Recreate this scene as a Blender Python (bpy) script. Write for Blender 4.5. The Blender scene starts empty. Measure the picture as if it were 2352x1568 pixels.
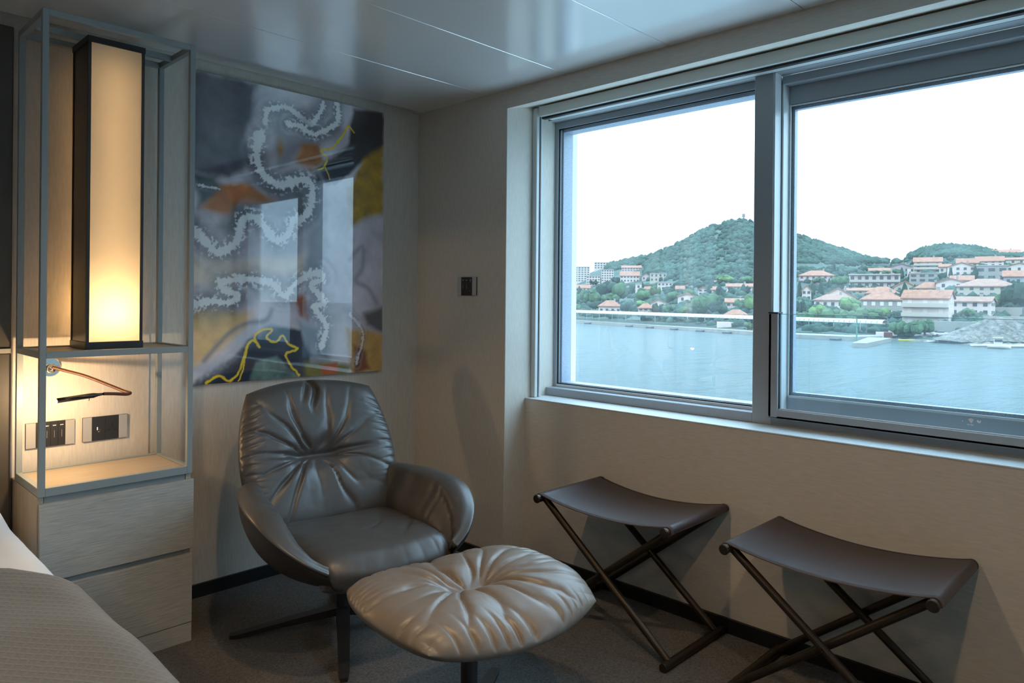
import bpy, bmesh, math, random
import numpy as np
from mathutils import Vector, Matrix
PI = math.pi
random.seed(7)
SC = bpy.context.scene
COL = SC.collection

# ------------------------------------------------------------------ camera
# room axes: art wall is the plane Y=0, window-side column is the plane X=0, room lies at X<0, Y<0, floor Z=0
CAM = np.array([-2.2893, -2.8916, 1.2])
FOC, PCX, PCY = 1661.0, 1176.0, 682.6          # focal length and principal point, pixels of the 2352x1568 frame
ROLL = math.atan(0.00905)
AX = math.atan(1613 / 1661.0)                  # angle from the optical axis to +X
FWD = np.array([math.cos(AX), math.sin(AX), 0.0]); RGT = np.array([math.sin(AX), -math.cos(AX), 0.0])
cam_d = bpy.data.cameras.new('camera'); cam = bpy.data.objects.new('camera', cam_d); COL.objects.link(cam)
cam_d.sensor_width = 36.0; cam_d.lens = FOC / 2352 * 36.0
cam_d.shift_y = (PCY - 784.0) / 2352.0
cam_d.clip_start = 0.02; cam_d.clip_end = 6000
zc = -Vector(FWD); xc = Vector(RGT); yc = Vector((0, 0, 1))
xr = xc * math.cos(ROLL) + yc * math.sin(ROLL); yr = -xc * math.sin(ROLL) + yc * math.cos(ROLL)
M = Matrix((xr, yr, zc)).transposed().to_4x4(); M.translation = Vector(CAM)
cam.matrix_world = M
SC.camera = cam

# ------------------------------------------------------------------ world: even overcast sky
# standard overcast sky: brightness (1 + 2 sin elevation) times the horizon value, with faint cloud
SKY = 1.0
W = bpy.data.worlds.new('overcast_sky'); SC.world = W; W.use_nodes = True
nt = W.node_tree; nt.nodes.clear()
wo = nt.nodes.new('ShaderNodeOutputWorld'); bg = nt.nodes.new('ShaderNodeBackground')
tc = nt.nodes.new('ShaderNodeTexCoord'); mp = nt.nodes.new('ShaderNodeMapping'); mp.inputs['Scale'].default_value = (2.2, 2.2, 9)
no = nt.nodes.new('ShaderNodeTexNoise'); no.inputs['Scale'].default_value = 1.6; no.inputs['Detail'].default_value = 5
cr = nt.nodes.new('ShaderNodeValToRGB')
cr.color_ramp.elements[0].position = 0.30; cr.color_ramp.elements[0].color = (0.42, 0.655, 0.85, 1)
cr.color_ramp.elements[1].position = 0.70; cr.color_ramp.elements[1].color = (0.50, 0.74, 0.93, 1)
sx = nt.nodes.new('ShaderNodeSeparateXYZ'); mr = nt.nodes.new('ShaderNodeMapRange')
mr.inputs['From Min'].default_value = 0.0; mr.inputs['From Max'].default_value = 1.0; mr.inputs['To Min'].default_value = 1.5 * SKY; mr.inputs['To Max'].default_value = 4.5 * SKY
nt.links.new(tc.outputs['Generated'], mp.inputs['Vector']); nt.links.new(mp.outputs['Vector'], no.inputs['Vector'])
nt.links.new(tc.outputs['Generated'], sx.inputs[0]); nt.links.new(sx.outputs['Z'], mr.inputs['Value']); nt.links.new(mr.outputs['Result'], bg.inputs['Strength'])
nt.links.new(no.outputs['Fac'], cr.inputs['Fac']); nt.links.new(cr.outputs['Color'], bg.inputs['Color'])
nt.links.new(bg.outputs['Background'], wo.inputs['Surface'])

# ------------------------------------------------------------------ view
vs = SC.view_settings
vs.view_transform = 'Standard'; vs.look = 'None'; vs.gamma = 1.0; vs.use_curve_mapping = False
vs.exposure = 1.08

# no caustics: keeps the interior free of speckle
SC.cycles.caustics_reflective = False; SC.cycles.caustics_refractive = False; SC.cycles.max_bounces = 9

# light levels of the cabin's lamps, some of them added (built with their fixtures further down)
DOWNLIGHT_W = 16.5
BULB_STRENGTH = 55.0
READING_W = 2.0
WARM = (1.0, 0.68, 0.37)

# ------------------------------------------------------------------ pixel -> room helpers
def ray(x, y):
    u = (x - PCX) / FOC; v = (y - PCY) / FOC
    u2 = u * math.cos(ROLL) + v * math.sin(ROLL); v2 = -u * math.sin(ROLL) + v * math.cos(ROLL)
    return FWD + RGT * u2 - np.array([0, 0, 1.0]) * v2
def on(x, y, axis, val):
    d = ray(x, y); return CAM + d * ((val - CAM[axis]) / d[axis])
def at_depth(x, y, d): return CAM + ray(x, y) * d

# ------------------------------------------------------------------ mesh helpers
ORG = {}
def link(o, parent=None):
    COL.objects.link(o)
    if parent is not None: o.parent = parent
    return o
def tag(o, label=None, cat=None, group=None, kind=None):
    if label: o['label'] = label
    if cat: o['category'] = cat
    if group: o['group'] = group
    if kind: o['kind'] = kind
    return o
def thing(name, loc, label=None, cat=None, group=None, kind=None):
    o = bpy.data.objects.new(name, None); o.empty_display_size = 0.05
    COL.objects.link(o); o.location = loc; ORG[o] = np.array(loc, float)
    return tag(o, label, cat, group, kind)
def obj(name, V, F, mat, parent=None, smooth=False, origin=None, mod=0):
    """one mesh object from world-space vertices"""
    V = np.asarray(V, float)
    if parent is not None: og = ORG[parent]
    elif origin is not None: og = np.array(origin, float)
    else:
        og = np.array([(V[:, 0].min() + V[:, 0].max()) / 2, (V[:, 1].min() + V[:, 1].max()) / 2, V[:, 2].min()])
    me = bpy.data.meshes.new(name)
    me.from_pydata((V - og).tolist(), [], F); me.update()
    if smooth: me.polygons.foreach_set('use_smooth', [True] * len(me.polygons))
    if mat is not None: me.materials.append(mat)
    o = bpy.data.objects.new(name, me); link(o, parent); ORG[o] = og
    if parent is None: o.location = og
    if mod:
        m = o.modifiers.new('sub', 'SUBSURF'); m.levels = mod; m.render_levels = mod
    return o
def merge(*parts):
    V = []; F = []
    for v, f in parts:
        k = len(V); V += [tuple(p) for p in v]; F += [tuple(i + k for i in q) for q in f]
    return V, F
def bm_out(bm):
    bm.verts.ensure_lookup_table(); bm.verts.index_update()
    V = [tuple(v.co) for v in bm.verts]; F = [tuple(v.index for v in f.verts) for f in bm.faces]
    bm.free(); return V, F
def box(x0, x1, y0, y1, z0, z1, bev=0.0, seg=1):
    if bev <= 0:
        V = [(x0, y0, z0), (x1, y0, z0), (x1, y1, z0), (x0, y1, z0), (x0, y0, z1), (x1, y0, z1), (x1, y1, z1), (x0, y1, z1)]
        return V, [(0, 3, 2, 1), (4, 5, 6, 7), (0, 1, 5, 4), (1, 2, 6, 5), (2, 3, 7, 6), (3, 0, 4, 7)]
    bm = bmesh.new(); r = bmesh.ops.create_cube(bm, size=1)
    for v in bm.verts:
        v.co = Vector(((x0 + x1) / 2 + v.co.x * (x1 - x0), (y0 + y1) / 2 + v.co.y * (y1 - y0), (z0 + z1) / 2 + v.co.z * (z1 - z0)))
    bmesh.ops.bevel(bm, geom=bm.edges[:], offset=bev, segments=seg, profile=0.5, affect='EDGES')
    return bm_out(bm)
def tube(pts, rad, n=12, cap=True):
    """round bar along a polyline; rad is a number or one radius per point"""
    pts = [Vector(p) for p in pts]; k = len(pts)
    rad = [rad] * k if not hasattr(rad, '__len__') else rad
    V = []; F = []; prev = None
    for i, p in enumerate(pts):
        t = (pts[min(i + 1, k - 1)] - pts[max(i - 1, 0)]).normalized()
        if prev is None:
            a = Vector((0, 0, 1)) if abs(t.z) < 0.9 else Vector((1, 0, 0)); nrm = t.cross(a).normalized()
        else:
            nrm = (prev - t * prev.dot(t)).normalized()
        prev = nrm; b = t.cross(nrm)
        for j in range(n):
            an = 2 * PI * j / n; V.append(tuple(p + (nrm * math.cos(an) + b * math.sin(an)) * rad[i]))
    for i in range(k - 1):
        for j in range(n):
            F.append((i * n + j, i * n + (j + 1) % n, (i + 1) * n + (j + 1) % n, (i + 1) * n + j))
    if cap:
        F.append(tuple(range(n - 1, -1, -1))); F.append(tuple((k - 1) * n + j for j in range(n)))
    return V, F
def lathe(prof, c, n=24, axis='z'):
    V = []; F = []; k = len(prof)
    for r, h in prof:
        for j in range(n):
            a = 2 * PI * j / n
            if axis == 'z': V.append((c[0] + r * math.cos(a), c[1] + r * math.sin(a), c[2] + h))
            elif axis == 'y': V.append((c[0] + r * math.cos(a), c[1] + h, c[2] + r * math.sin(a)))
            else: V.append((c[0] + h, c[1] + r * math.cos(a), c[2] + r * math.sin(a)))
    for i in range(k - 1):
        for j in range(n): F.append((i * n + j, i * n + (j + 1) % n, (i + 1) * n + (j + 1) % n, (i + 1) * n + j))
    F.append(tuple(range(n - 1, -1, -1))); F.append(tuple((k - 1) * n + j for j in range(n)))
    return V, F
def grid_faces(nu, nv, closed_u=False, base=0):
    F = []
    for i in range(nu if closed_u else nu - 1):
        for j in range(nv - 1):
            a = i * nv + j; b = ((i + 1) % nu) * nv + j
            F.append((base + a, base + b, base + b + 1, base + a + 1))
    return F
def fix_normals(o):
    bm = bmesh.new(); bm.from_mesh(o.data); bmesh.ops.remove_doubles(bm, verts=bm.verts[:], dist=1e-6)
    bmesh.ops.recalc_face_normals(bm, faces=bm.faces[:]); bm.to_mesh(o.data); bm.free(); o.data.update()
    return o
def copy_tree(o, parent=None):
    c = o.copy(); COL.objects.link(c); c.parent = parent
    if o in ORG: ORG[c] = ORG[o].copy()
    for ch in o.children: copy_tree(ch, c)
    return c

# ------------------------------------------------------------------ materials
MAT = {}
def mat(name, base, rough=0.5, metal=0.0, spec=0.5, noise=None, bump=None, coat=0.0, sheen=0.0, stretch=None, ior=None):
    """Principled material; noise=(scale, amount) varies the colour, bump=(scale, strength, distance), stretch scales object coords"""
    m = bpy.data.materials.new(name); m.use_nodes = True; nt = m.node_tree
    b = nt.nodes['Principled BSDF']
    b.inputs['Base Color'].default_value = (*base, 1); b.inputs['Roughness'].default_value = rough
    b.inputs['Metallic'].default_value = metal; b.inputs['Specular IOR Level'].default_value = spec
    b.inputs['Coat Weight'].default_value = coat; b.inputs['Sheen Weight'].default_value = sheen
    if ior: b.inputs['IOR'].default_value = ior
    if noise or bump:
        tc = nt.nodes.new('ShaderNodeTexCoord'); mp = nt.nodes.new('ShaderNodeMapping')
        if stretch: mp.inputs['Scale'].default_value = stretch
        nt.links.new(tc.outputs['Object'], mp.inputs['Vector'])
    if noise:
        n = nt.nodes.new('ShaderNodeTexNoise'); n.inputs['Scale'].default_value = noise[0]; n.inputs['Detail'].default_value = 4
        nt.links.new(mp.outputs['Vector'], n.inputs['Vector'])
        r = nt.nodes.new('ShaderNodeValToRGB'); lo = 1 - noise[1]; hi = 1 + noise[1]
        r.color_ramp.elements[0].position = 0.3; r.color_ramp.elements[1].position = 0.7
        r.color_ramp.elements[0].color = (base[0] * lo, base[1] * lo, base[2] * lo, 1)
        r.color_ramp.elements[1].color = (min(1, base[0] * hi), min(1, base[1] * hi), min(1, base[2] * hi), 1)
        nt.links.new(n.outputs['Fac'], r.inputs['Fac']); nt.links.new(r.outputs['Color'], b.inputs['Base Color'])
    if bump:
        n2 = nt.nodes.new('ShaderNodeTexNoise'); n2.inputs['Scale'].default_value = bump[0]; n2.inputs['Detail'].default_value = 3
        nt.links.new(mp.outputs['Vector'], n2.inputs['Vector'])
        bp = nt.nodes.new('ShaderNodeBump'); bp.inputs['Strength'].default_value = bump[1]; bp.inputs['Distance'].default_value = bump[2]
        nt.links.new(n2.outputs['Fac'], bp.inputs['Height']); nt.links.new(bp.outputs['Normal'], b.inputs['Normal'])
    MAT[name] = m
    return m
mat('wallcover', (0.70, 0.645, 0.57), 0.55, spec=0.4, noise=(60, 0.07), bump=(220, 0.12, 0.002), stretch=(3, 3, 0.35))
mat('wallcover_panel', (0.70, 0.645, 0.57), 0.55, spec=0.4, noise=(60, 0.07), bump=(220, 0.12, 0.002), stretch=(1, 0.35, 3))
mat('sill', (0.62, 0.63, 0.63), 0.45)
mat('ceiling_paint', (0.90, 0.91, 0.91), 0.18, metal=0.30, spec=0.5, ior=2.0)
mat('ceiling_core', (0.25, 0.25, 0.25), 0.8)
mat('carpet', (0.095, 0.087, 0.078), 0.95, spec=0.1, noise=(190, 0.75), bump=(420, 0.9, 0.006), sheen=0.3)
mat('black_trim', (0.012, 0.013, 0.015), 0.45)
mat('alu_grey', (0.36, 0.39, 0.42), 0.32, spec=0.5)
mat('alu_light', (0.62, 0.64, 0.62), 0.40)
mat('alu_white', (0.66, 0.68, 0.68), 0.30)
mat('alu_spacer', (0.30, 0.35, 0.43), 0.35, noise=(240, 0.25))
mat('rubber', (0.012, 0.012, 0.013), 0.5)
mat('shelf_metal', (0.30, 0.34, 0.345), 0.42, spec=0.5)
mat('oak_board', (0.46, 0.37, 0.26), 0.42, noise=(9, 0.10), stretch=(1, 14, 14))
mat('grey_oak', (0.46, 0.445, 0.40), 0.48, noise=(16, 0.20), bump=(30, 0.25, 0.001), stretch=(1.2, 3, 30))
mat('oak_side', (0.44, 0.38, 0.30), 0.5, noise=(10, 0.13), stretch=(8, 8, 0.7))
mat('lantern_black', (0.018, 0.018, 0.019), 0.42)
mat('lantern_side', (0.055, 0.050, 0.045), 0.30, metal=0.85)
mat('chrome', (0.62, 0.62, 0.61), 0.12, metal=1.0)
mat('gunmetal', (0.085, 0.085, 0.09), 0.25, metal=1.0)
mat('brown_leather_tube', (0.115, 0.038, 0.018), 0.4)
mat('plate_silver', (0.55, 0.53, 0.49), 0.35, metal=0.35)
mat('switch_black', (0.022, 0.022, 0.024), 0.45)
mat('marking_white', (0.80, 0.80, 0.78), 0.5)
mat('headboard', (0.075, 0.066, 0.056), 0.55, noise=(7, 0.08), bump=(150, 0.15, 0.002))
mat('champagne_metal', (0.60, 0.55, 0.46), 0.35, metal=0.6)
mat('chair_leather', (0.084, 0.078, 0.074), 0.38, spec=0.75, noise=(40, 0.06), bump=(330, 0.10, 0.002))
mat('shell_leather', (0.040, 0.037, 0.036), 0.42, spec=0.5, bump=(330, 0.08, 0.002))
mat('footstool_leather', (0.21, 0.175, 0.145), 0.40, spec=0.6, noise=(40, 0.06), bump=(330, 0.10, 0.002))
mat('seam', (0.012, 0.011, 0.010), 0.6)
mat('base_metal', (0.040, 0.037, 0.036), 0.45, metal=0.3)
mat('stool_leather', (0.045, 0.026, 0.025), 0.36, spec=0.6, noise=(14, 0.12), bump=(260, 0.06, 0.002))
mat('stool_edge', (0.12, 0.085, 0.065), 0.6)
mat('bronze_tube', (0.060, 0.047, 0.036), 0.36, metal=0.7)
mat('bed_linen', (0.88, 0.91, 0.94), 0.75, sheen=0.2, bump=(90, 0.08, 0.003))
mat('bed_base', (0.12, 0.11, 0.10), 0.8)
mat('plain_wall', (0.80, 0.78, 0.74), 0.8)
mat('deck_paint', (0.70, 0.71, 0.71), 0.6, noise=(3, 0.05))
mat('door_wood', (0.30, 0.25, 0.19), 0.5, noise=(9, 0.12), stretch=(8, 8, 0.7))

def glass_mat(name, dirt_haze, tint=(1, 1, 1), refl=1.0):
    """thin pane: clear transmission + Fresnel mirror + a film of salt and dust, strengthened to stand in for distant haze"""
    m = bpy.data.materials.new(name); m.use_nodes = True; nt = m.node_tree; nt.nodes.clear()
    out = nt.nodes.new('ShaderNodeOutputMaterial')
    tr = nt.nodes.new('ShaderNodeBsdfTransparent'); tr.inputs['Color'].default_value = (*tint, 1)
    gl = nt.nodes.new('ShaderNodeBsdfGlossy'); gl.inputs['Roughness'].default_value = 0.0; gl.inputs['Color'].default_value = (refl, refl, refl, 1)
    fr = nt.nodes.new('ShaderNodeFresnel'); fr.inputs['IOR'].default_value = 1.45
    mx = nt.nodes.new('ShaderNodeMixShader')
    ge = nt.nodes.new('ShaderNodeNewGeometry'); ou = nt.nodes.new('ShaderNodeMath'); ou.operation = 'SUBTRACT'; ou.inputs[0].default_value = 1.0
    fm = nt.nodes.new('ShaderNodeMath'); fm.operation = 'MULTIPLY'                 # mirror on the entry face only, so steep rays are not trapped in the thin pane
    nt.links.new(ge.outputs['Backfacing'], ou.inputs[1]); nt.links.new(fr.outputs['Fac'], fm.inputs[0]); nt.links.new(ou.outputs[0], fm.inputs[1])
    nt.links.new(fm.outputs[0], mx.inputs['Fac']); nt.links.new(tr.outputs['BSDF'], mx.inputs[1]); nt.links.new(gl.outputs['BSDF'], mx.inputs[2])
    last = mx
    if dirt_haze > 0:  # dusty film also stands in for haze over the bay
        tl = nt.nodes.new('ShaderNodeBsdfTranslucent'); tl.inputs['Color'].default_value = (0.9, 0.92, 0.94, 1)
        tc = nt.nodes.new('ShaderNodeTexCoord'); mp = nt.nodes.new('ShaderNodeMapping'); mp.inputs['Scale'].default_value = (6, 6, 0.7)
        nz = nt.nodes.new('ShaderNodeTexNoise'); nz.inputs['Scale'].default_value = 2.2; nz.inputs['Detail'].default_value = 6
        rp = nt.nodes.new('ShaderNodeMapRange'); rp.inputs['From Min'].default_value = 0.35; rp.inputs['From Max'].default_value = 0.75
        rp.inputs['To Min'].default_value = dirt_haze * 0.55; rp.inputs['To Max'].default_value = dirt_haze * 1.5
        nt.links.new(tc.outputs['Object'], mp.inputs['Vector']); nt.links.new(mp.outputs['Vector'], nz.inputs['Vector'])
        nt.links.new(nz.outputs['Fac'], rp.inputs['Value'])
        m2 = nt.nodes.new('ShaderNodeMixShader'); nt.links.new(rp.outputs['Result'], m2.inputs['Fac'])
        nt.links.new(mx.outputs['Shader'], m2.inputs[1]); nt.links.new(tl.outputs['BSDF'], m2.inputs[2]); last = m2
    nt.links.new(last.outputs[0], out.inputs['Surface']); MAT[name] = m
    return m
glass_mat('window_glass', 0.032, (0.97, 0.99, 1.0))
glass_mat('guard_glass', 0.0, (0.93, 0.97, 0.98))

def shade_mat(name, col, thru):
    """lamp fabric: light from the bulb inside shines through"""
    m = bpy.data.materials.new(name); m.use_nodes = True; nt = m.node_tree; nt.nodes.clear()
    out = nt.nodes.new('ShaderNodeOutputMaterial')
    tl = nt.nodes.new('ShaderNodeBsdfTranslucent'); tl.inputs['Color'].default_value = (*col, 1)
    df = nt.nodes.new('ShaderNodeBsdfDiffuse'); df.inputs['Color'].default_value = (*col, 1)
    tr = nt.nodes.new('ShaderNodeBsdfTransparent')
    tc = nt.nodes.new('ShaderNodeTexCoord'); mp = nt.nodes.new('ShaderNodeMapping'); mp.inputs['Scale'].default_value = (40, 40, 4)
    nz = nt.nodes.new('ShaderNodeTexNoise'); nz.inputs['Scale'].default_value = 6; nz.inputs['Detail'].default_value = 3
    rp = nt.nodes.new('ShaderNodeMapRange'); rp.inputs['To Min'].default_value = 0.45; rp.inputs['To Max'].default_value = 0.65
    nt.links.new(tc.outputs['Object'], mp.inputs['Vector']); nt.links.new(mp.outputs['Vector'], nz.inputs['Vector']); nt.links.new(nz.outputs['Fac'], rp.inputs['Value'])
    m1 = nt.nodes.new('ShaderNodeMixShader'); nt.links.new(rp.outputs['Result'], m1.inputs['Fac'])
    nt.links.new(tl.outputs['BSDF'], m1.inputs[2]); nt.links.new(df.outputs['BSDF'], m1.inputs[1])
    m2 = nt.nodes.new('ShaderNodeMixShader'); m2.inputs['Fac'].default_value = thru
    nt.links.new(m1.outputs['Shader'], m2.inputs[1]); nt.links.new(tr.outputs['BSDF'], m2.inputs[2])
    nt.links.new(m2.outputs['Shader'], out.inputs['Surface']); MAT[name] = m
    return m
shade_mat('lamp_fabric', (0.86, 0.80, 0.68), 0.0)
def emit_mat(name, col, strength):
    m = bpy.data.materials.new(name); m.use_nodes = True; nt = m.node_tree; nt.nodes.clear()
    out = nt.nodes.new('ShaderNodeOutputMaterial'); e = nt.nodes.new('ShaderNodeEmission')
    e.inputs['Color'].default_value = (*col, 1); e.inputs['Strength'].default_value = strength
    nt.links.new(e.outputs['Emission'], out.inputs['Surface']); MAT[name] = m
    return m
emit_mat('bulb_glow', WARM, BULB_STRENGTH)
emit_mat('led_glow', WARM, 40.0)
# ================================================================== the room shell
CEIL = 2.122
YEND = -5.6; XEND = -5.2
tag(obj('floor', *box(XEND, 0.30, YEND, 0.02, -0.05, 0.0), MAT['carpet']), kind='structure')
tag(obj('wall_back', *box(XEND, 0.0, 0.0, 0.15, 0.0, CEIL + 0.06), MAT['wallcover']), kind='structure')
tag(obj('wall_left', *box(XEND - 0.12, XEND, YEND, 0.15, 0.0, CEIL + 0.06), MAT['plain_wall']), kind='structure')
tag(obj('wall_front', *box(XEND, 0.30, YEND - 0.12, YEND, 0.0, CEIL + 0.06), MAT['plain_wall']), kind='structure')
YC = -0.628                       # edge of the column beside the window
YR = -2.70                        # far side of the window opening
XP = 0.133                        # face of the panel under the window
# window-side wall: column, lintel with its sloping soffit, parapet, far column
col_n = box(0.0, 0.50, YC, 0.15, 0.0, CEIL + 0.06, 0.002)
col_f = box(0.0, 0.50, -2.92, YR, 0.0, CEIL + 0.06, 0.002)
para = box(XP, 0.36, YR, YC, 0.0, 0.735)
lint = ([(0, YR, 2.04), (0, YC, 2.04), (0, YC, CEIL + 0.06), (0, YR, CEIL + 0.06), (0.17, YR, 2.08), (0.17, YC, 2.08), (0.50, YR, 2.08), (0.50, YC, 2.08), (0.50, YC, CEIL + 0.06), (0.50, YR, CEIL + 0.06)],
        [(0, 1, 2, 3), (1, 0, 4, 5), (5, 4, 6, 7), (7, 6, 9, 8), (3, 2, 8, 9), (0, 3, 9, 6, 4), (1, 5, 7, 8, 2)])
wr = thing('wall_right', (0, -2.0, 0), kind='structure')
obj('column', *col_n, MAT['wallcover'], wr); obj('column', *col_f, MAT['wallcover'], wr)
obj('lintel', *lint, MAT['wallcover_panel'], wr); obj('parapet_panel', *para, MAT['wallcover_panel'], wr)
tag(obj('trim_1', *box(XP - 0.002, 0.34, YR, YC, 0.735, 0.741, 0.0015), MAT['sill']), kind='structure')
# skirting
tag(obj('baseboard_back', *merge(box(-1.250, -0.0, -0.012, 0.0, 0.0, 0.052)), MAT['black_trim']), kind='structure')
bb = merge(box(-0.012, 0.0, YC - 0.012, -0.012, 0.0, 0.052), box(-0.012, XP, YC - 0.012, YC, 0.0, 0.052), box(XP - 0.012, XP, YR, YC - 0.012, 0.0, 0.052))
tag(obj('baseboard_right', *bb, MAT['black_trim']), kind='structure')
# ceiling of pressed panels, joints running towards the window
ce = thing('ceiling', (-2.4, -2.2, CEIL), kind='structure')
obj('ceiling_slab', *box(XEND, 0.50, YEND, 0.15, CEIL + 0.012, CEIL + 0.08), MAT['ceiling_core'], ce)
ys = [-0.032, -0.507, -0.972, -1.46, -1.95, -2.44, -2.93, -3.42, -3.91, -4.40, -4.89, -5.38, YEND]
for i in range(len(ys) - 1):
    obj('ceiling_panel', *box(XEND, -0.001 if i else -0.001, ys[i + 1] + 0.0012, ys[i] - 0.0012, CEIL, CEIL + 0.0135, 0.0012), MAT['ceiling_paint'], ce)
obj('ceiling_panel', *box(-0.045, -0.001, -0.0312, -0.001, CEIL, CEIL + 0.0135, 0.001), MAT['ceiling_paint'], ce)
# unseen white deck step added below the sill line to bounce daylight onto the ceiling
tag(obj('bounce_deck', *merge(box(0.50, 3.4, -9.0, 3.0, -0.50, -0.40), box(3.36, 3.4, -9.0, 3.0, -0.40, -0.30)), MAT['deck_paint']), kind='structure')
# entrance door on the unseen side
dr = thing('door_1', (XEND, -3.6, 0), kind='structure')
obj('door_leaf', *box(XEND, XEND + 0.03, -4.0, -3.2, 0.01, 2.02, 0.003), MAT['door_wood'], dr)
obj('door_handle', *merge(tube([(XEND + 0.03, -3.28, 1.0), (XEND + 0.075, -3.28, 1.0), (XEND + 0.08, -3.38, 1.0)], 0.009)), MAT['chrome'], dr)

# ================================================================== windows
def rect_ring(x0, x1, y0, y1, z0, z1, wl, wr_, wb, wt, bev=0.001):
    """four bars around an opening; y0 is the far (-Y) side"""
    return dict(jamb_far=box(x0, x1, y0, y0 + wr_, z0, z1, bev), jamb_near=box(x0, x1, y1 - wl, y1, z0, z1, bev),
                rail_bottom=box(x0, x1, y0 + wr_, y1 - wl, z0, z0 + wb, bev), rail_top=box(x0, x1, y0 + wr_, y1 - wl, z1 - wt, z1, bev))
w1 = thing('window_1', (0.30, -1.15, 0.741), kind='structure')
MUL0, MUL1 = -1.655, -1.729
fx0, fx1 = 0.28, 0.345
# fixed light beside the column
obj('frame_jamb', *box(fx0, fx1, -0.62, YC + 0.03, 0.741, 2.078, 0.001), MAT['alu_grey'], w1)
obj('frame_head', *box(fx0, fx1, MUL0, -0.62, 2.033, 2.078, 0.001), MAT['alu_grey'], w1)
obj('frame_sill', *box(fx0 - 0.004, fx1, MUL0, -0.62, 0.741, 0.778, 0.002), MAT['alu_grey'], w1)
obj('inner_frame_jamb', *box(0.33, 0.372, -0.645, -0.6205, 0.778, 2.033, 0.001), MAT['alu_grey'], w1)
obj('inner_frame_head', *box(0.33, 0.372, MUL0, -0.645, 2.003, 2.0325, 0.001), MAT['alu_grey'], w1)
obj('inner_frame_sill', *box(0.33, 0.372, MUL0, -0.645, 0.7785, 0.790, 0.001), MAT['alu_white'], w1)
obj('gasket', *merge(box(0.338, 0.343, -0.651, -0.645, 0.790, 2.003), box(0.338, 0.343, MUL0, -0.651, 1.998, 2.003), box(0.338, 0.343, MUL0, -0.651, 0.790, 0.795)), MAT['rubber'], w1)
obj('spacer_bar', *merge(box(0.362, 0.43, -0.6535, -0.645, 0.790, 2.003), box(0.362, 0.43, MUL0, -0.6535, 1.990, 2.003), box(0.362, 0.43, MUL0, -0.6535, 0.790, 0.797)), MAT['alu_spacer'], w1)
obj('glass_pane', *box(0.348, 0.358, MUL0 + 0.001, -0.646, 0.791, 2.002), MAT['window_glass'], w1)
obj('mullion', *box(0.276, 0.43, MUL1, MUL0, 0.741, 2.078, 0.002), MAT['alu_grey'], w1)
# opening light on the right
w2 = thing('window_2', (0.30, -2.2, 0.741), kind='structure')
obj('frame_head', *box(fx0, fx1, YR, MUL1, 2.033, 2.078, 0.001), MAT['alu_grey'], w2)
obj('frame_sill', *box(fx0, fx1, YR, MUL1, 0.741, 0.772, 0.001), MAT['alu_grey'], w2)
obj('frame_jamb', *box(fx0, 0.43, YR - 0.03, YR + 0.05, 0.741, 2.078, 0.001), MAT['alu_grey'], w2)
obj('frame_reveal', *box(0.281, 0.332, MUL1 - 0.0035, MUL1 + 0.001, 0.772, 2.033), MAT['alu_white'], w2)
YS0, YS1 = YR + 0.055, MUL1 - 0.005
obj('sash_head', *merge(box(0.336, 0.43, YS0, YS1, 2.000, 2.030, 0.001), box(0.385, 0.43, YS0, YS1, 1.932, 2.000, 0.001)), MAT['alu_grey'], w2)
obj('sash_stile', *box(0.336, 0.392, YS1 - 0.006, YS1, 0.772, 2.000, 0.0008), MAT['alu_white'], w2)
obj('sash_stile', *box(0.336, 0.43, YS0 - 0.004, YS0 + 0.05, 0.772, 2.000, 0.001), MAT['alu_grey'], w2)
obj('sash_rail', *box(0.385, 0.43, YS0, YS1 - 0.006, 0.772, 0.838, 0.001), MAT['alu_grey'], w2)
obj('gasket', *merge(box(0.388, 0.398, YS1 - 0.012, YS1 - 0.006, 0.838, 1.932), box(0.388, 0.398, YS0 + 0.05, YS1 - 0.012, 1.926, 1.932)), MAT['rubber'], w2)
obj('glazing_bead', *merge(box(0.384, 0.388, YS1 - 0.013, YS1 - 0.006, 0.838, 1.932), box(0.382, 0.388, YS0 + 0.05, YS1 - 0.013, 0.834, 0.842), box(0.384, 0.388, YS0 + 0.05, YS1 - 0.013, 1.926, 1.930)), MAT['alu_white'], w2)
obj('spacer_bar', *merge(box(0.405, 0.43, YS1 - 0.020, YS1 - 0.006, 0.838, 1.932), box(0.405, 0.43, YS0 + 0.05, YS1 - 0.020, 1.916, 1.932), box(0.405, 0.43, YS0 + 0.05, YS1 - 0.020, 0.838, 0.852)), MAT['alu_spacer'], w2)
obj('glass_pane', *box(0.394, 0.404, YS0 + 0.05, YS1 - 0.007, 0.838, 1.930), MAT['window_glass'], w2)

# glazed balcony door beyond the frame of the picture (it shows only as a reflection in the painting); glazing lengthened to add daylight
w3 = thing('window_3', (0.30, -3.7, 0.0), kind='structure')
obj('door_header', *box(0.0, 0.50, YEND, -2.92, 2.04, CEIL + 0.06), MAT['wallcover_panel'], w3)
for k_, (ya, yb) in enumerate([(-3.82, -2.92), (-4.72, -3.82), (YEND, -4.72)]):
    for n_, bx_ in rect_ring(0.30, 0.36, ya, yb, 0.0, 2.04, 0.07, 0.07, 0.09, 0.08).items(): obj(n_, *bx_, MAT['alu_grey'], w3)
    obj('glass_pane', *box(0.325, 0.335, ya + 0.07, yb - 0.07, 0.09, 1.96), MAT['window_glass'], w3)
obj('door_handle', *tube([(0.30, -2.955, 1.05), (0.25, -2.955, 1.05), (0.245, -2.955, 0.92)], 0.008), MAT['alu_white'], w3)

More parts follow.
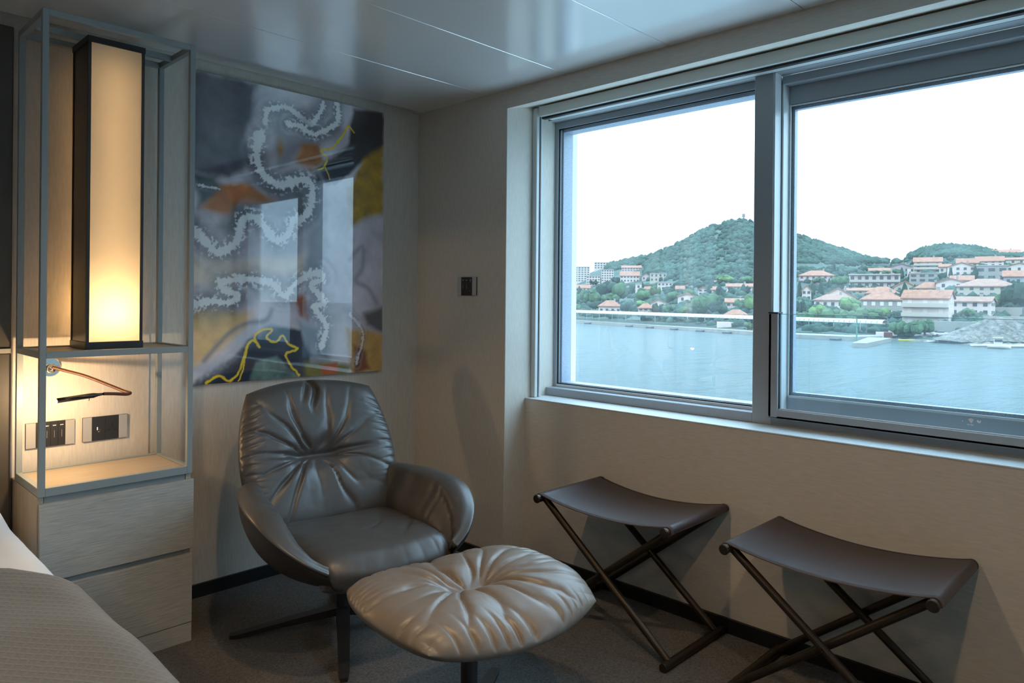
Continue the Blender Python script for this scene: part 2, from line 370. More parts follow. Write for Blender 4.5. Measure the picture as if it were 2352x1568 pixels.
# glass guard rail clamped inside the opening light
gg = thing('glass_guard', (0.26, -2.2, 0.772), 'half-height clear glass guard panel in a grey channel across the right-hand window', 'guard panel')
GY0, GY1 = YR + 0.055, -1.731
obj('bottom_channel', *merge(box(0.246, 0.258, GY0, GY1, 0.7725, 0.804, 0.001), box(0.272, 0.284, GY0, GY1, 0.7725, 0.804, 0.001), box(0.246, 0.284, GY0, GY1, 0.7725, 0.780)), MAT['alu_grey'], gg)
obj('channel_lip', *box(0.2565, 0.2605, GY0, GY1 - 0.034, 0.803, 0.808), MAT['alu_white'], gg)
obj('side_channel', *merge(box(0.244, 0.258, GY1 - 0.034, GY1, 0.776, 1.150, 0.002), box(0.272, 0.284, GY1 - 0.034, GY1, 0.776, 1.150, 0.002), box(0.244, 0.284, GY1 - 0.010, GY1, 0.776, 1.150)), MAT['alu_grey'], gg)
obj('end_cap', *box(0.243, 0.285, GY1 - 0.0355, GY1 + 0.001, 1.150, 1.155, 0.001), MAT['rubber'], gg)
obj('channel_gasket', *box(0.2565, 0.2605, GY1 - 0.037, GY1 - 0.034, 0.806, 1.150), MAT['rubber'], gg)
gp = obj('glass_sheet', *box(0.261, 0.269, GY0, GY1 - 0.030, 0.785, 1.148), MAT['guard_glass'], gg)
mat('glass_edge', (0.35, 0.62, 0.62), 0.3)
obj('polished_edge', *box(0.2605, 0.2695, GY0, GY1 - 0.030, 1.1475, 1.1492), MAT['glass_edge'], gg)
# etched maker's mark: shield, round glyph and two dashes
def poly_prism_x(pts, x0, x1):
    n = len(pts); V = [(x0, p[0], p[1]) for p in pts] + [(x1, p[0], p[1]) for p in pts]
    F = [tuple(range(n)), tuple(range(2 * n - 1, n - 1, -1))] + [(i, i + n, (i + 1) % n + n, (i + 1) % n) for i in range(n)]
    return V, F
def mark(pxs): return poly_prism_x([tuple(on(x, y, 0, 0.2605)[1:]) for x, y in pxs], 0.2604, 0.2609)
zx = lambda a, b: (2170 + a / 18.09, 920 + b / 18.09)
obj('etched_mark', *merge(mark([zx(965, 770), zx(1035, 735), zx(1140, 735), zx(1200, 800), zx(1105, 950)]),
    mark([zx(1325 , 860), zx(1340, 815), zx(1385, 805), zx(1430, 870), zx(1470, 825), zx(1515, 830), zx(1475, 935), zx(1395, 930)]),
    mark([zx(925, 965), zx(1035, 990), zx(1025, 1020), zx(920, 995)]), mark([zx(1065, 980), zx(1195, 1005), zx(1190, 1035), zx(1060, 1010)]),
    mark([zx(705, 820), zx(730, 812), zx(775, 850), zx(760, 858)])), MAT['marking_white'], gp)
# roller blind cassette and its guide
rb = thing('roller_blind', (0.18, -1.6, 2.02), 'pale grey roller blind cassette under the lintel with side guide beside the column', 'blind')
obj('cassette', *box(0.165, 0.262, YR + 0.004, -0.668, 2.028, 2.073, 0.002), MAT['alu_light'], rb)
obj('bottom_bar', *box(0.185, 0.205, YR + 0.006, -0.67, 2.0195, 2.0285), MAT['rubber'], rb)
obj('side_guide', *merge(box(0.168, 0.1885, -0.655, YC - 0.0005, 0.742, 2.070, 0.002), box(0.198, 0.212, -0.655, YC - 0.0005, 0.742, 2.070, 0.002)), MAT['alu_white'], rb)
obj('guide_slot', *box(0.186, 0.200, -0.649, YC - 0.0005, 0.7415, 2.068), MAT['rubber'], rb)

# ================================================================== downlights (above the frame of the picture)
for i, (x, y) in enumerate([(-1.38, -1.65), (-1.38, -2.70), (-3.25, -1.65), (-3.25, -2.70)]):  # last two are unseen, added to warm the window-side column
    d = thing('downlight', (x, y, CEIL), ['round recessed ceiling downlight between the two stools and the bed', 'round recessed ceiling downlight beyond the farther stool, near the bed foot', 'unseen ceiling downlight added over the middle of the bed to warm the column', 'unseen ceiling downlight added before the foot of the bed to warm the column'][i], 'downlight', 'recessed ceiling downlights')
    obj('trim_ring', *lathe([(0.040, 0.0), (0.040, -0.004), (0.052, -0.004), (0.056, -0.001), (0.056, 0.0)], (x, y, CEIL - 0.0002), 28), MAT['alu_white'], d, True)
    obj('lamp_face', *lathe([(0.0005, -0.002), (0.0385, -0.002), (0.0385, 0.0), (0.0005, 0.0)], (x, y, CEIL - 0.0002), 24), emit_mat('downlight_glow', WARM, 6.0), d)
    ld = bpy.data.lights.new('downlight_lamp', 'SPOT'); ld.energy = DOWNLIGHT_W; ld.color = WARM; ld.shadow_soft_size = 0.030
    ld.spot_size = math.radians(150); ld.spot_blend = 0.9
    lo = bpy.data.objects.new('downlight_lamp', ld); link(lo, d); lo.location = (0, 0, -0.008)

# ================================================================== bedside cabinet
X0, X1, YF, YB = -1.716, -1.258, -0.351, -0.048
cb = thing('bedside_cabinet', (-1.487, -0.18, 0), 'grey oak two-drawer bedside cabinet between the bed and the armchair', 'cabinet')
obj('carcass', *merge(box(X0, X0 + 0.016, -0.336, -0.002, 0, 0.580), box(X1 - 0.016, X1, -0.336, -0.002, 0, 0.580), box(X0 + 0.016, X1 - 0.016, -0.32, -0.002, 0.0, 0.560)), MAT['oak_side'], cb)
obj('finger_rail', *box(X0 + 0.018, X1 - 0.018, -0.334, -0.321, 0.535, 0.5795), MAT['shelf_metal'], cb)
obj('finger_rail', *box(X0 + 0.003, X1 - 0.003, -0.3355, -0.322, 0.295, 0.330), MAT['shelf_metal'], cb)
obj('drawer', *box(X0 + 0.004, X1 + 0.005, -0.353, -0.337, 0.322, 0.560, 0.001), MAT['grey_oak'], cb)
obj('drawer', *box(X0 + 0.004, X1 + 0.002, -0.353, -0.337, 0.067, 0.303, 0.001), MAT['grey_oak'], cb)
obj('plinth', *box(X0 + 0.004, X1 + 0.002, -0.350, -0.3365, 0.0, 0.0645), MAT['grey_oak'], cb)

# open metal frame standing on the cabinet
T = 0.018
sf = thing('shelf_frame', (-1.487, -0.2, 0.581), 'tall open shelf frame of slim blue-grey square metal tube above the bedside cabinet', 'shelf')
ZB, ZT = 0.581, 2.063
for x in (X0, X1 - T):
    for y in (YF, YB - T):
        obj('post', *box(x, x + T, y, y + T, ZB, ZT, 0.0012), MAT['shelf_metal'], sf)
def ring(z0, z1):
    for y in (YF, YB - T): obj('rail', *box(X0 + T, X1 - T, y, y + T, z0, z1, 0.001), MAT['shelf_metal'], sf)
    for x in (X0, X1 - T): obj('rail', *box(x, x + T, YF + T, YB - T, z0, z1, 0.001), MAT['shelf_metal'], sf)
ring(ZB, ZB + 0.026); ring(1.001, 1.021); ring(ZT - 0.02, ZT)
obj('rail', *box(X0 + T, X1 - T, -0.182, -0.164, ZT - 0.02, ZT, 0.001), MAT['shelf_metal'], sf)
obj('shelf_board', *box(X0 + T + 0.002, X1 - T - 0.002, YF + T + 0.001, YB - T - 0.001, 1.003, 1.0165), MAT['oak_board'], sf)
obj('base_board', *box(X0 + T + 0.002, X1 - T - 0.002, YF + T + 0.001, YB - T - 0.001, ZB + 0.006, ZB + 0.0215), MAT['oak_board'], sf)
bp = obj('back_panel', *box(X0 + 0.0235, X1 - 0.0245, -0.0045, -0.0008, ZB + 0.01, 2.06), MAT['wallcover'], sf)

# tall lantern
lx0, lx1, ly0, ly1, lz0, lz1 = -1.566, -1.393, -0.258, -0.086, 1.0168, 2.042
ln = thing('table_lantern', (-1.48, -0.172, lz0), 'tall square lantern with glowing cream fabric faces and black frame on the shelf', 'lamp')
obj('base', *box(lx0 - 0.002, lx1 + 0.002, ly0 - 0.002, ly1 + 0.002, lz0, lz0 + 0.024, 0.001), MAT['lantern_black'], ln)
obj('top_cap', *merge(box(lx0 - 0.002, lx1 + 0.002, ly0 - 0.002, ly0 + 0.012, lz1 - 0.02, lz1, 0.001), box(lx0 - 0.002, lx1 + 0.002, ly1 - 0.012, ly1 + 0.002, lz1 - 0.02, lz1, 0.001),
    box(lx0 - 0.002, lx0 + 0.012, ly0, ly1, lz1 - 0.02, lz1), box(lx1 - 0.012, lx1 + 0.002, ly0, ly1, lz1 - 0.02, lz1), box(lx0, lx1, ly0, ly1, lz1 - 0.006, lz1 - 0.003)), MAT['lantern_black'], ln)
for x in (lx0, lx1 - 0.009):
    for y in (ly0, ly1 - 0.009): obj('corner_post', *box(x, x + 0.009, y, y + 0.009, lz0 + 0.024, lz1 - 0.02), MAT['lantern_black'], ln)
obj('fabric_face', *box(lx0 + 0.009, lx1 - 0.009, ly0 + 0.003, ly0 + 0.0038, lz0 + 0.024, lz1 - 0.02), MAT['lamp_fabric'], ln)
obj('fabric_face', *box(lx0 + 0.009, lx1 - 0.009, ly1 - 0.0038, ly1 - 0.003, lz0 + 0.024, lz1 - 0.02), MAT['lamp_fabric'], ln)
obj('side_panel', *box(lx0 + 0.002, lx0 + 0.004, ly0 + 0.009, ly1 - 0.009, lz0 + 0.024, lz1 - 0.02), MAT['lantern_side'], ln)
obj('side_panel', *box(lx1 - 0.004, lx1 - 0.002, ly0 + 0.009, ly1 - 0.009, lz0 + 0.024, lz1 - 0.02), MAT['lantern_side'], ln)
lc = (-1.48, -0.172, lz0 + 0.024)
obj('lamp_holder', *lathe([(0.016, 0), (0.016, 0.045), (0.012, 0.05)], lc, 16), MAT['lantern_black'], ln)
obj('bulb', *lathe([(0.012, 0.05), (0.026, 0.075), (0.031, 0.100), (0.026, 0.125), (0.012, 0.138)], lc, 16), MAT['bulb_glow'], ln, True)

obj('added_fill_tube', *lathe([(0.006, 0.16), (0.0075, 0.165), (0.0075, 0.93), (0.006, 0.935)], lc, 10), emit_mat('tube_glow', WARM, 9.0), ln, True)  # hidden tube added to brighten the upper fabric
obj('tube_stem', *lathe([(0.003, 0.0), (0.003, 0.16)], (lc[0] + 0.03, lc[1], lc[2]), 8), MAT['lantern_black'], ln)

# reading lamp on a flexible arm
rl = thing('reading_lamp', (-1.609, -0.0045, 0.915), 'wall reading lamp with brown leather arm bent back to a gunmetal tube head', 'lamp')
obj('wall_plate', *lathe([(0.002, -0.0135), (0.031, -0.0135), (0.0335, -0.0105), (0.0335, 0)], (-1.609, -0.0046, 0.945), 32, 'y'), MAT['chrome'], rl, False)
obj('swivel', *merge(lathe([(0.0002, -0.034), (0.012, -0.030), (0.015, -0.018), (0.013, 0)], (-1.609, -0.018, 0.940), 20, 'y'), tube([(-1.612, -0.042, 0.944), (-1.592, -0.046, 0.945)], 0.0085)), MAT['chrome'], rl, True)
def bez(P, n):
    P = [Vector(p) for p in P]; out = []
    for s in range(len(P) - 1):
        p0 = P[max(s - 1, 0)]; p1 = P[s]; p2 = P[s + 1]; p3 = P[min(s + 2, len(P) - 1)]
        for k in range(n):
            t = k / n
            out.append(0.5 * ((2 * p1) + (p2 - p0) * t + (2 * p0 - 5 * p1 + 4 * p2 - p3) * t * t + (3 * p1 - p0 - 3 * p2 + p3) * t ** 3))
    out.append(P[-1]); return out
A_ = lambda x, y, Y: tuple(on(x, y, 1, Y))
obj('arm', *tube(bez([A_(120, 843, -0.047), A_(150, 851, -0.058), A_(195, 863, -0.08), A_(250, 884, -0.120), A_(285, 898, -0.155), A_(299, 902, -0.180), A_(290, 905, -0.200), A_(262, 904, -0.208), A_(238, 904, -0.212)], 8), 0.0055, 12), MAT['brown_leather_tube'], rl, True)
hd = obj('lamp_head', *tube([A_(240, 904, -0.212), A_(226, 906, -0.213), A_(214, 908, -0.214), A_(205, 909, -0.215), A_(131, 920, -0.220)], [0.004, 0.005, 0.0085, 0.0085, 0.0082], 16), MAT['gunmetal'], rl, True)
obj('switch_pin', *tube([A_(206, 912, -0.215), A_(204, 920, -0.215)], 0.0012, 8), MAT['chrome'], hd)
tip = np.array(A_(137, 919.3, -0.2196))
obj('led', *box(tip[0] - 0.010, tip[0] + 0.012, tip[1] + 0.0072, tip[1] + 0.0092, tip[2] - 0.003, tip[2] + 0.002), MAT['led_glow'], hd)
ld = bpy.data.lights.new('reading_light', 'POINT'); ld.energy = READING_W; ld.color = WARM; ld.shadow_soft_size = 0.010
lo = bpy.data.objects.new('reading_light', ld); link(lo, rl); lo.location = tuple(tip + np.array([-0.018, 0.016, -0.008]) - ORG[rl])

# switches and sockets (standard 86 mm plates)
def wall_plate(name, label, c, w, wingl, wingr, axis, cat):
    """plate in a wall plane; returns the thing and a map from plate coords (mm from the left / bottom edge) to world"""
    t = thing(name, c, label, cat)
    def b(u0, u1, v0, v1, d0, d1):
        u0, u1, v0, v1, d0, d1 = [k / 1000.0 for k in (u0, u1, v0, v1, d0, d1)]
        if axis == 'y': return box(c[0] + u0 - w / 2000, c[0] + u1 - w / 2000, c[1] - d1, c[1] - d0, c[2] + v0, c[2] + v1, 0.0003)
        return box(c[0] - d1, c[0] - d0, c[1] + w / 2000 - u1, c[1] + w / 2000 - u0, c[2] + v0, c[2] + v1, 0.0003)
    obj('back_box', *b(0, w, 0, 86, 0, 5), MAT['lantern_black'], t)
    obj('wing', *b(0.4, wingl, 0.8, 85.6, 5, 8), MAT['plate_silver'], t); obj('wing', *b(w - wingr, w - 0.4, 0.8, 85.6, 5, 8), MAT['plate_silver'], t)
    return t, b
def rocker(t, b, u0, u1, line=True, dots=False):
    r = obj('rocker', *b(u0 + 0.25, u1 - 0.25, 0.8, 85.6, 5, 7.6), MAT['switch_black'], t); m = (u0 + u1) / 2
    obj('indicator', *b(m - 5, m + 5, 70.5, 73, 7.6, 7.8), MAT['marking_white'], r)
    if line: obj('tick_mark', *b(m - 0.5, m + 0.5, 30, 55, 7.6, 7.75), MAT['plate_silver'], r)
    if dots:
        obj('tick_mark', *b(m - 2, m + 2, 62, 65, 7.6, 7.75), MAT['plate_silver'], r); obj('tick_mark', *b(m - 2, m + 2, 20, 23, 7.6, 7.75), MAT['plate_silver'], r)
t, b = wall_plate('light_switch', 'silver and black four-rocker switch plate beside the bed, behind the metal post', (-1.6045, -0.0046, 0.671), 147, 29, 29, 'y', 'switch')
for k in range(4): rocker(t, b, 29 + k * 22.25, 29 + (k + 1) * 22.25)
t, b = wall_plate('power_outlet', 'silver and black power outlet plate with USB port below the reading lamp', (-1.4325, -0.0046, 0.671), 147, 29, 29, 'y', 'outlet')
o1 = obj('usb_module', *b(29.2, 73.3, 0.8, 85.6, 5, 7.4), MAT['switch_black'], t)
obj('usb_port', *b(45, 49, 38, 49, 7.4, 7.6), MAT['marking_white'], o1); obj('port_print', *b(49, 54, 31, 33, 7.4, 7.55), MAT['plate_silver'], o1); obj('port_print', *b(54, 57, 37, 38, 7.4, 7.55), MAT['plate_silver'], o1)
o2 = obj('socket_module', *b(73.7, 117.8, 0.8, 85.6, 5, 7.4), MAT['switch_black'], t)
for q in [(92, 99, 50, 60), (93, 98, 42, 49), (78, 89, 31, 38), (100, 111, 31, 38)]: obj('socket_hole', *b(*q, 7.35, 7.5), MAT['rubber'], o2)
t, b = wall_plate('light_switch', 'small square silver and black switch plate on the bare column near the window', (0.0, -0.3785, 1.2065), 130, 27, 27, 'x', 'switch')
for k in range(3): rocker(t, b, 27 + k * 25.3, 27 + (k + 1) * 25.3, k < 2, k == 2)

# headboard panels on the bed wall
hb = thing('headboard', (-2.9, -0.02, 0), 'dark padded headboard panelling with a thin metal rail left of the cabinet', 'headboard')
obj('lower_panel', *box(-4.4, X0 - 0.009, -0.035, -0.001, 0.05, 1.000, 0.004, 2), MAT['headboard'], hb)
obj('upper_panel', *box(-4.4, X0 - 0.009, -0.035, -0.001, 1.017, 2.080, 0.004, 2), MAT['headboard'], hb)
obj('metal_rail', *box(-4.4, X0 - 0.008, -0.041, -0.001, 1.0005, 1.0165, 0.001), MAT['champagne_metal'], hb)
# ================================================================== soft furniture helpers
def squircle(u, v, k):
    return u * np.sqrt(1 - k * v * v / 2), v * np.sqrt(1 - k * u * u / 2)
def pillow(nu, nv, mid, tf, tb, k=0.35, pw=5.0, q=0.5, wrinkle=None, flip=1):
    """closed cushion around a mid-surface mid(x,y)->(N,3); tf/tb front/back thickness; wrinkle(x,y)->front offset"""
    u = np.sin(np.linspace(-1, 1, nu) * PI / 2 * 0.98) / math.sin(PI / 2 * 0.98); v = np.sin(np.linspace(-1, 1, nv) * PI / 2 * 0.98) / math.sin(PI / 2 * 0.98)
    uu, vv = np.meshgrid(u, v, indexing='ij'); x, y = squircle(uu, vv, k)
    P = mid(x, y); e = 1e-3
    du = mid(x + e, y) - mid(x - e, y); dv = mid(x, y + e) - mid(x, y - e)
    N = flip * np.cross(du, dv); N /= np.linalg.norm(N, axis=-1, keepdims=True)
    prof = np.clip((1 - np.clip(np.abs(uu), 0, 1) ** pw) * (1 - np.clip(np.abs(vv), 0, 1) ** pw), 0, 1) ** q
    TF = tf(x, y) if callable(tf) else tf; TB = tb(x, y) if callable(tb) else tb
    w = wrinkle(x, y) if wrinkle else 0.0
    Fr = P + N * (TF * prof + w * np.minimum(1, prof * 2.5))[..., None]; Bk = P - N * (TB * prof)[..., None]
    V = np.concatenate([Fr.reshape(-1, 3), Bk.reshape(-1, 3)]); n = nu * nv
    F = grid_faces(nu, nv) + [f[::-1] for f in grid_faces(nu, nv, base=n)]
    return V, F
rng = np.random.default_rng(5)
_tab = rng.random((64, 64))
def vnoise(x, y):
    xi = np.floor(x).astype(int); yi = np.floor(y).astype(int); fx = x - xi; fy = y - yi
    fx = fx * fx * (3 - 2 * fx); fy = fy * fy * (3 - 2 * fy)
    a = _tab[xi % 64, yi % 64]; b = _tab[(xi + 1) % 64, yi % 64]; c = _tab[xi % 64, (yi + 1) % 64]; d = _tab[(xi + 1) % 64, (yi + 1) % 64]
    return (a * (1 - fx) + b * fx) * (1 - fy) + (c * (1 - fx) + d * fx) * fy
def fbm(x, y, o=4):
    s = 0; a = 0.5
    for _ in range(o):
        s = s + a * vnoise(x, y); x = x * 2.03 + 11.3; y = y * 2.03 + 5.7; a *= 0.5
    return s
def sstep(a, b, x):
    t = np.clip((x - a) / (b - a), 0, 1); return t * t * (3 - 2 * t)
def folds(a, b, a0, a1, b0, n, amp, reach, seed):
    """folds that radiate from a stitched crease between (a0,b0) and (a1,b0), metres"""
    ca = np.clip(a, min(a0, a1), max(a0, a1)); dx = a - ca; dy = b - b0; d = np.hypot(dx, dy) + 1e-6
    th = np.arctan2(dy, dx + 0.35 * (ca - (a0 + a1) / 2) + 1e-9)
    ph = n * th + 2.2 * fbm(np.cos(th) * 2 + seed, np.sin(th) * 2 + d * 5, 3) * 3 + seed
    r = 1 - np.abs(np.sin(ph / 2 * 1.0)); w = -(r ** 2.2) + 0.30
    var = 0.35 + 1.3 * vnoise(np.cos(th) * 3 + seed * 3, np.sin(th) * 3 + 7)
    return amp * w * var * np.exp(-(d / reach) ** 2) * (1 - np.exp(-(d / 0.030) ** 2)), d
def pucker(s, depth, k, amp, seed):
    """short gathers along an edge: s runs along the edge, depth = distance from it"""
    ph = k * s + 3.5 * vnoise(s * 9 + seed, depth * 6 + seed) * 2
    return -amp * (1 - np.abs(np.sin(ph))) ** 2 * np.exp(-(depth / 0.055) ** 2) * (0.3 + 1.2 * vnoise(s * 5 + seed * 2, s * 0 + 3))

# ================================================================== armchair
CH = np.array([-0.83, -0.635, 0.0]); cn = np.array([-0.164, -0.986, 0.0]); cn /= np.linalg.norm(cn); cr_ = np.array([-cn[1], cn[0], 0.0])
def chair_w(a, b, z): return CH + np.multiply.outer(a, cr_) + np.multiply.outer(b, cn) + np.multiply.outer(z, np.array([0, 0, 1.0]))
ac = thing('armchair', tuple(CH), 'dark taupe leather swivel armchair with tufted back in the corner below the painting', 'armchair')
# backrest
def back_mid(x, y):
    v = (y + 1) / 2; hw = 0.310 - 0.020 * (2 * v - 0.9) ** 2 - 0.006 * v
    a = x * hw; b = -0.135 - 0.235 * v ** 0.92 + 0.050 * x * x * (1 - 0.4 * v); z = 0.325 + 0.528 * v + 0.006 * (1 - x * x) * v
    return chair_w(a, b, z)
def back_wr(x, y):
    a = x * 0.28; s = (y + 1) / 2 * 0.56                       # metres across / up
    f, d = folds(a, s, -0.065, 0.03, 0.265, 15, 0.017, 0.20, 2.0)
    tuft = -0.034 * np.exp(-(d / 0.050) ** 2)
    crease = -0.014 * np.exp(-((s - 0.265 - 0.25 * np.clip(np.abs(a + 0.02) - 0.05, 0, 1) ** 1.5) / 0.011) ** 2) * sstep(0.30, 0.06, np.abs(a + 0.02))
    topn = -0.022 * np.exp(-((a - 0.012 * np.sin(s * 40)) / 0.011) ** 2) * sstep(0.40, 0.50, s)
    topf = -0.010 * np.exp(-((a + 0.035 - (s - 0.5) * 0.4) / 0.010) ** 2) * sstep(0.44, 0.52, s)
    side = pucker(s, 0.28 - np.abs(a), 95, 0.011, 1.0) * sstep(0.08, 0.2, s) * sstep(0.52, 0.44, s)
    return f + tuft + crease + topn + topf + side + 0.006 * (fbm(a * 9 + 4, s * 9) - 0.5)
bk = obj('backrest', *pillow(150, 200, back_mid, 0.052, 0.050, 0.44, 6, 0.5, back_wr), MAT['chair_leather'], ac, True); fix_normals(bk)
# seat
def seat_mid(x, y):
    v = (y + 1) / 2
    a = x * (0.262 - 0.018 * v); b = -0.155 + 0.560 * v - 0.015 * x * x * v; z = 0.322 + 0.022 * v - 0.05 * sstep(0.86, 1.0, v) + 0.010 * x * x
    return chair_w(a, b, z)
def seat_wr(x, y):
    a = x * 0.25; b = (y + 1) / 2 * 0.56
    w = -0.004 * np.exp(-((b - 0.31 + 6.0 * (a - 0.0) ** 2) / 0.012) ** 2) * sstep(-0.02, 0.05, a) * sstep(0.16, 0.08, a)
    w = w - 0.010 * np.exp(-(((a - 0.17) * 0.8 + (b - 0.34) * 0.6) / 0.012) ** 2) * np.exp(-((b - 0.34) / 0.07) ** 2)
    w = w + pucker(a + 0.4, 0.56 - b, 55, 0.002, 3.0) + pucker(b, 0.25 - np.abs(a), 50, 0.004, 4.0)
    return w + 0.010 * (fbm(a * 6 + 1, b * 6, 3) - 0.5)
st = obj('seat_cushion', *pillow(120, 140, seat_mid, 0.060, 0.045, 0.22, 9, 0.5, seat_wr, -1), MAT['chair_leather'], ac, True); fix_normals(st)
# rim of the shell (right half), then mirrored
RIM = np.array([(0, -0.335, 0.47), (0.19, -0.315, 0.475), (0.295, -0.215, 0.497), (0.356, -0.06, 0.508), (0.386, 0.10, 0.510), (0.386, 0.22, 0.495), (0.352, 0.318, 0.452), (0.290, 0.385, 0.402), (0.222, 0.412, 0.362)])
def spline(P, n):
    P = np.asarray(P, float); t = np.linspace(0, len(P) - 1, n); out = []
    for q in t:
        i = min(int(q), len(P) - 2); f = q - i
        p0 = P[max(i - 1, 0)]; p1 = P[i]; p2 = P[i + 1]; p3 = P[min(i + 2, len(P) - 1)]
        out.append(0.5 * (2 * p1 + (p2 - p0) * f + (2 * p0 - 5 * p1 + 4 * p2 - p3) * f * f + (3 * p1 - p0 - 3 * p2 + p3) * f ** 3))
    return np.array(out)
rr = spline(RIM, 60)
front = np.array([(0.222, 0.412, 0.362), (0.19, 0.395, 0.312), (0.10, 0.385, 0.298), (0.0, 0.385, 0.294)])
loopR = np.concatenate([rr, spline(front, 12)[1:]]); loopL = loopR[::-1].copy()[1:-1]; loopL[:, 0] *= -1
loop = np.concatenate([loopR, loopL]); nL = len(loop); nt_ = 22
V = []
cen = np.array([0.0, -0.01, 0.262]); rb_ = 0.085
for p in loop:
    dirh = p[:2] - cen[:2]; L = np.linalg.norm(dirh); dirh = dirh / L
    for j in range(nt_):
        t = j / (nt_ - 1) * PI / 2
        rad = rb_ + (L - rb_) * math.cos(t) ** 0.80; z = p[2] + (cen[2] - p[2]) * math.sin(t) ** 1.05
        V.append(chair_w(cen[0] + dirh[0] * rad, cen[1] + dirh[1] * rad, z))
F = grid_faces(nL, nt_, True) + [tuple(i * nt_ + nt_ - 1 for i in range(nL))]
sh = obj('shell', V, F, MAT['shell_leather'], ac, True); fix_normals(sh)
def arm(side):
    n = 64; S = spline(RIM[1:], n); V = []; m = 26; pts = []
    for i, p in enumerate(S):
        f = i / (n - 1)
        tdir = S[min(i + 1, n - 1)] - S[max(i - 1, 0)]; h = np.array([tdir[1], -tdir[0]]); h /= np.linalg.norm(h) + 1e-9   # outward in plan (right arm)
        if h @ (p[:2] - np.array([0, 0.05])) < 0: h = -h
        w = 0.036 + 0.058 * math.sin(PI * min(1, f * 1.05)) ** 0.8
        low = min(0.33, p[2] - 0.02)
        inn = np.array([0.236, np.clip(p[1] - 0.02, -0.14, 0.36), low])
        top = p[2] + 0.026 - 0.012 * f
        # cross-section in (outward, z): starts under the rim outside, over the top, down the inside
        o2 = p[:2]; ctrl = []
        ctrl.append((*(o2 - h * 0.004), p[2] - 0.010)); ctrl.append((*(o2 + h * 0.004), p[2] + 0.006))
        ctrl.append((*(o2 - h * 0.012), top - 0.002)); ctrl.append((*(o2 - h * w * 0.55), top + 0.006)); ctrl.append((*(o2 - h * w * 0.98), top - 0.012))
        md = np.array([*(o2 - h * w * 1.12), p[2] - 0.03]); ctrl.append(tuple(md))
        for g in (0.45, 0.8, 1.0):
            q = md * (1 - g) + inn * g; bul = 0.022 * math.sin(PI * g); ctrl.append((q[0] - h[0] * bul, q[1] - h[1] * bul, q[2]))
        sec = spline(np.array(ctrl), m)
        gat = 0.004 * (1 - abs(math.sin(f * 46 + 3 * math.sin(f * 9)))) ** 2 * math.sin(PI * f)
        sec[8:20, :2] += h * gat * 1.2
        pts.append(sec)
    A = np.array(pts); A[:, :, 0] *= side
    V = chair_w(A[..., 0], A[..., 1], A[..., 2]).reshape(-1, 3); F = grid_faces(n, m)
    F += [tuple(range(m)), tuple((n - 1) * m + j for j in range(m))[::-1]]
    # close the underside
    F += [(i * m, (i + 1) * m, (i + 1) * m + m - 1, i * m + m - 1) for i in range(n - 1)]
    o = obj('armrest', V, F, MAT['chair_leather'], ac, True); fix_normals(o)
    sm = obj('seam', *tube([chair_w(side * q[0], q[1], q[2] - 0.001) for q in S[::2]], 0.0028, 6), MAT['seam'], o, True)
arm(1); arm(-1)
# swivel pedestal with four flat blades
def star(parent, c, ang0, R, zc, col_top, colr):
    obj('pedestal', *lathe([(colr, 0.02), (colr, col_top)], (c[0], c[1], 0), 24), MAT['base_metal'], parent, False)
    for k in range(4):
        an = math.radians(ang0 + 90 * k); d = np.array([math.cos(an), math.sin(an), 0]); s = np.array([-d[1], d[0], 0]); sec = []
        for f, w, zt, th in ((0.0, 0.024, zc, 0.030), (0.25, 0.023, zc * 0.80, 0.026), (0.6, 0.020, zc * 0.45 + 0.004, 0.018), (0.94, 0.017, 0.016, 0.0155), (1.0, 0.012, 0.013, 0.0125)):
            p = np.array([c[0], c[1], 0]) + d * R * f
            sec += [p + s * w + [0, 0, zt], p - s * w + [0, 0, zt], p - s * w * 0.85 + [0, 0, zt - th], p + s * w * 0.85 + [0, 0, zt - th]]
        F = []
        for i in range(4):
            for j in range(4): F.append((i * 4 + j, i * 4 + (j + 1) % 4, (i + 1) * 4 + (j + 1) % 4, (i + 1) * 4 + j))
        F += [(0, 3, 2, 1), (16, 17, 18, 19)]
        obj('base_blade', sec, F, MAT['base_metal'], parent)
star(ac, (CH[0], CH[1]), -122.0, 0.385, 0.085, 0.275, 0.024)

# ================================================================== footstool
OT = np.array([-0.960, -1.452, 0.0])
def ott_w(a, b, z): return OT + np.multiply.outer(a, cr_) + np.multiply.outer(b, cn) + np.multiply.outer(z, np.array([0, 0, 1.0]))
ot = thing('footstool', tuple(OT), 'taupe leather footstool with button-creased cushion in front of the armchair', 'footstool')
def ott_mid(x, y): return ott_w(x * (0.312 - 0.012 * y * y), y * (0.274 - 0.012 * x * x), 0.384 + 0.030 * x * x - 0.018 * y * y)
def ott_wr(x, y):
    a = x * 0.29; b = y * 0.25
    f, d = folds(a, b, -0.045, 0.045, -0.005, 17, 0.016, 0.18, 6.0)
    w = f - 0.034 * np.exp(-(d / 0.055) ** 2) - 0.010 * np.exp(-(d / 0.016) ** 2)
    w = w + pucker(b + 1, 0.29 - np.abs(a), 75, 0.012, 5.0) + pucker(a + 1, 0.25 - np.abs(b), 68, 0.012, 8.0)
    return w + 0.010 * (fbm(a * 8 + 2, b * 8, 3) - 0.5)
oc = obj('cushion', *pillow(200, 180, ott_mid, 0.060, 0.045, 0.58, 5, 0.55, ott_wr, -1), MAT['footstool_leather'], ot, True); fix_normals(oc)
star(ot, (OT[0], OT[1]), 34.0, 0.37, 0.075, 0.360, 0.023)

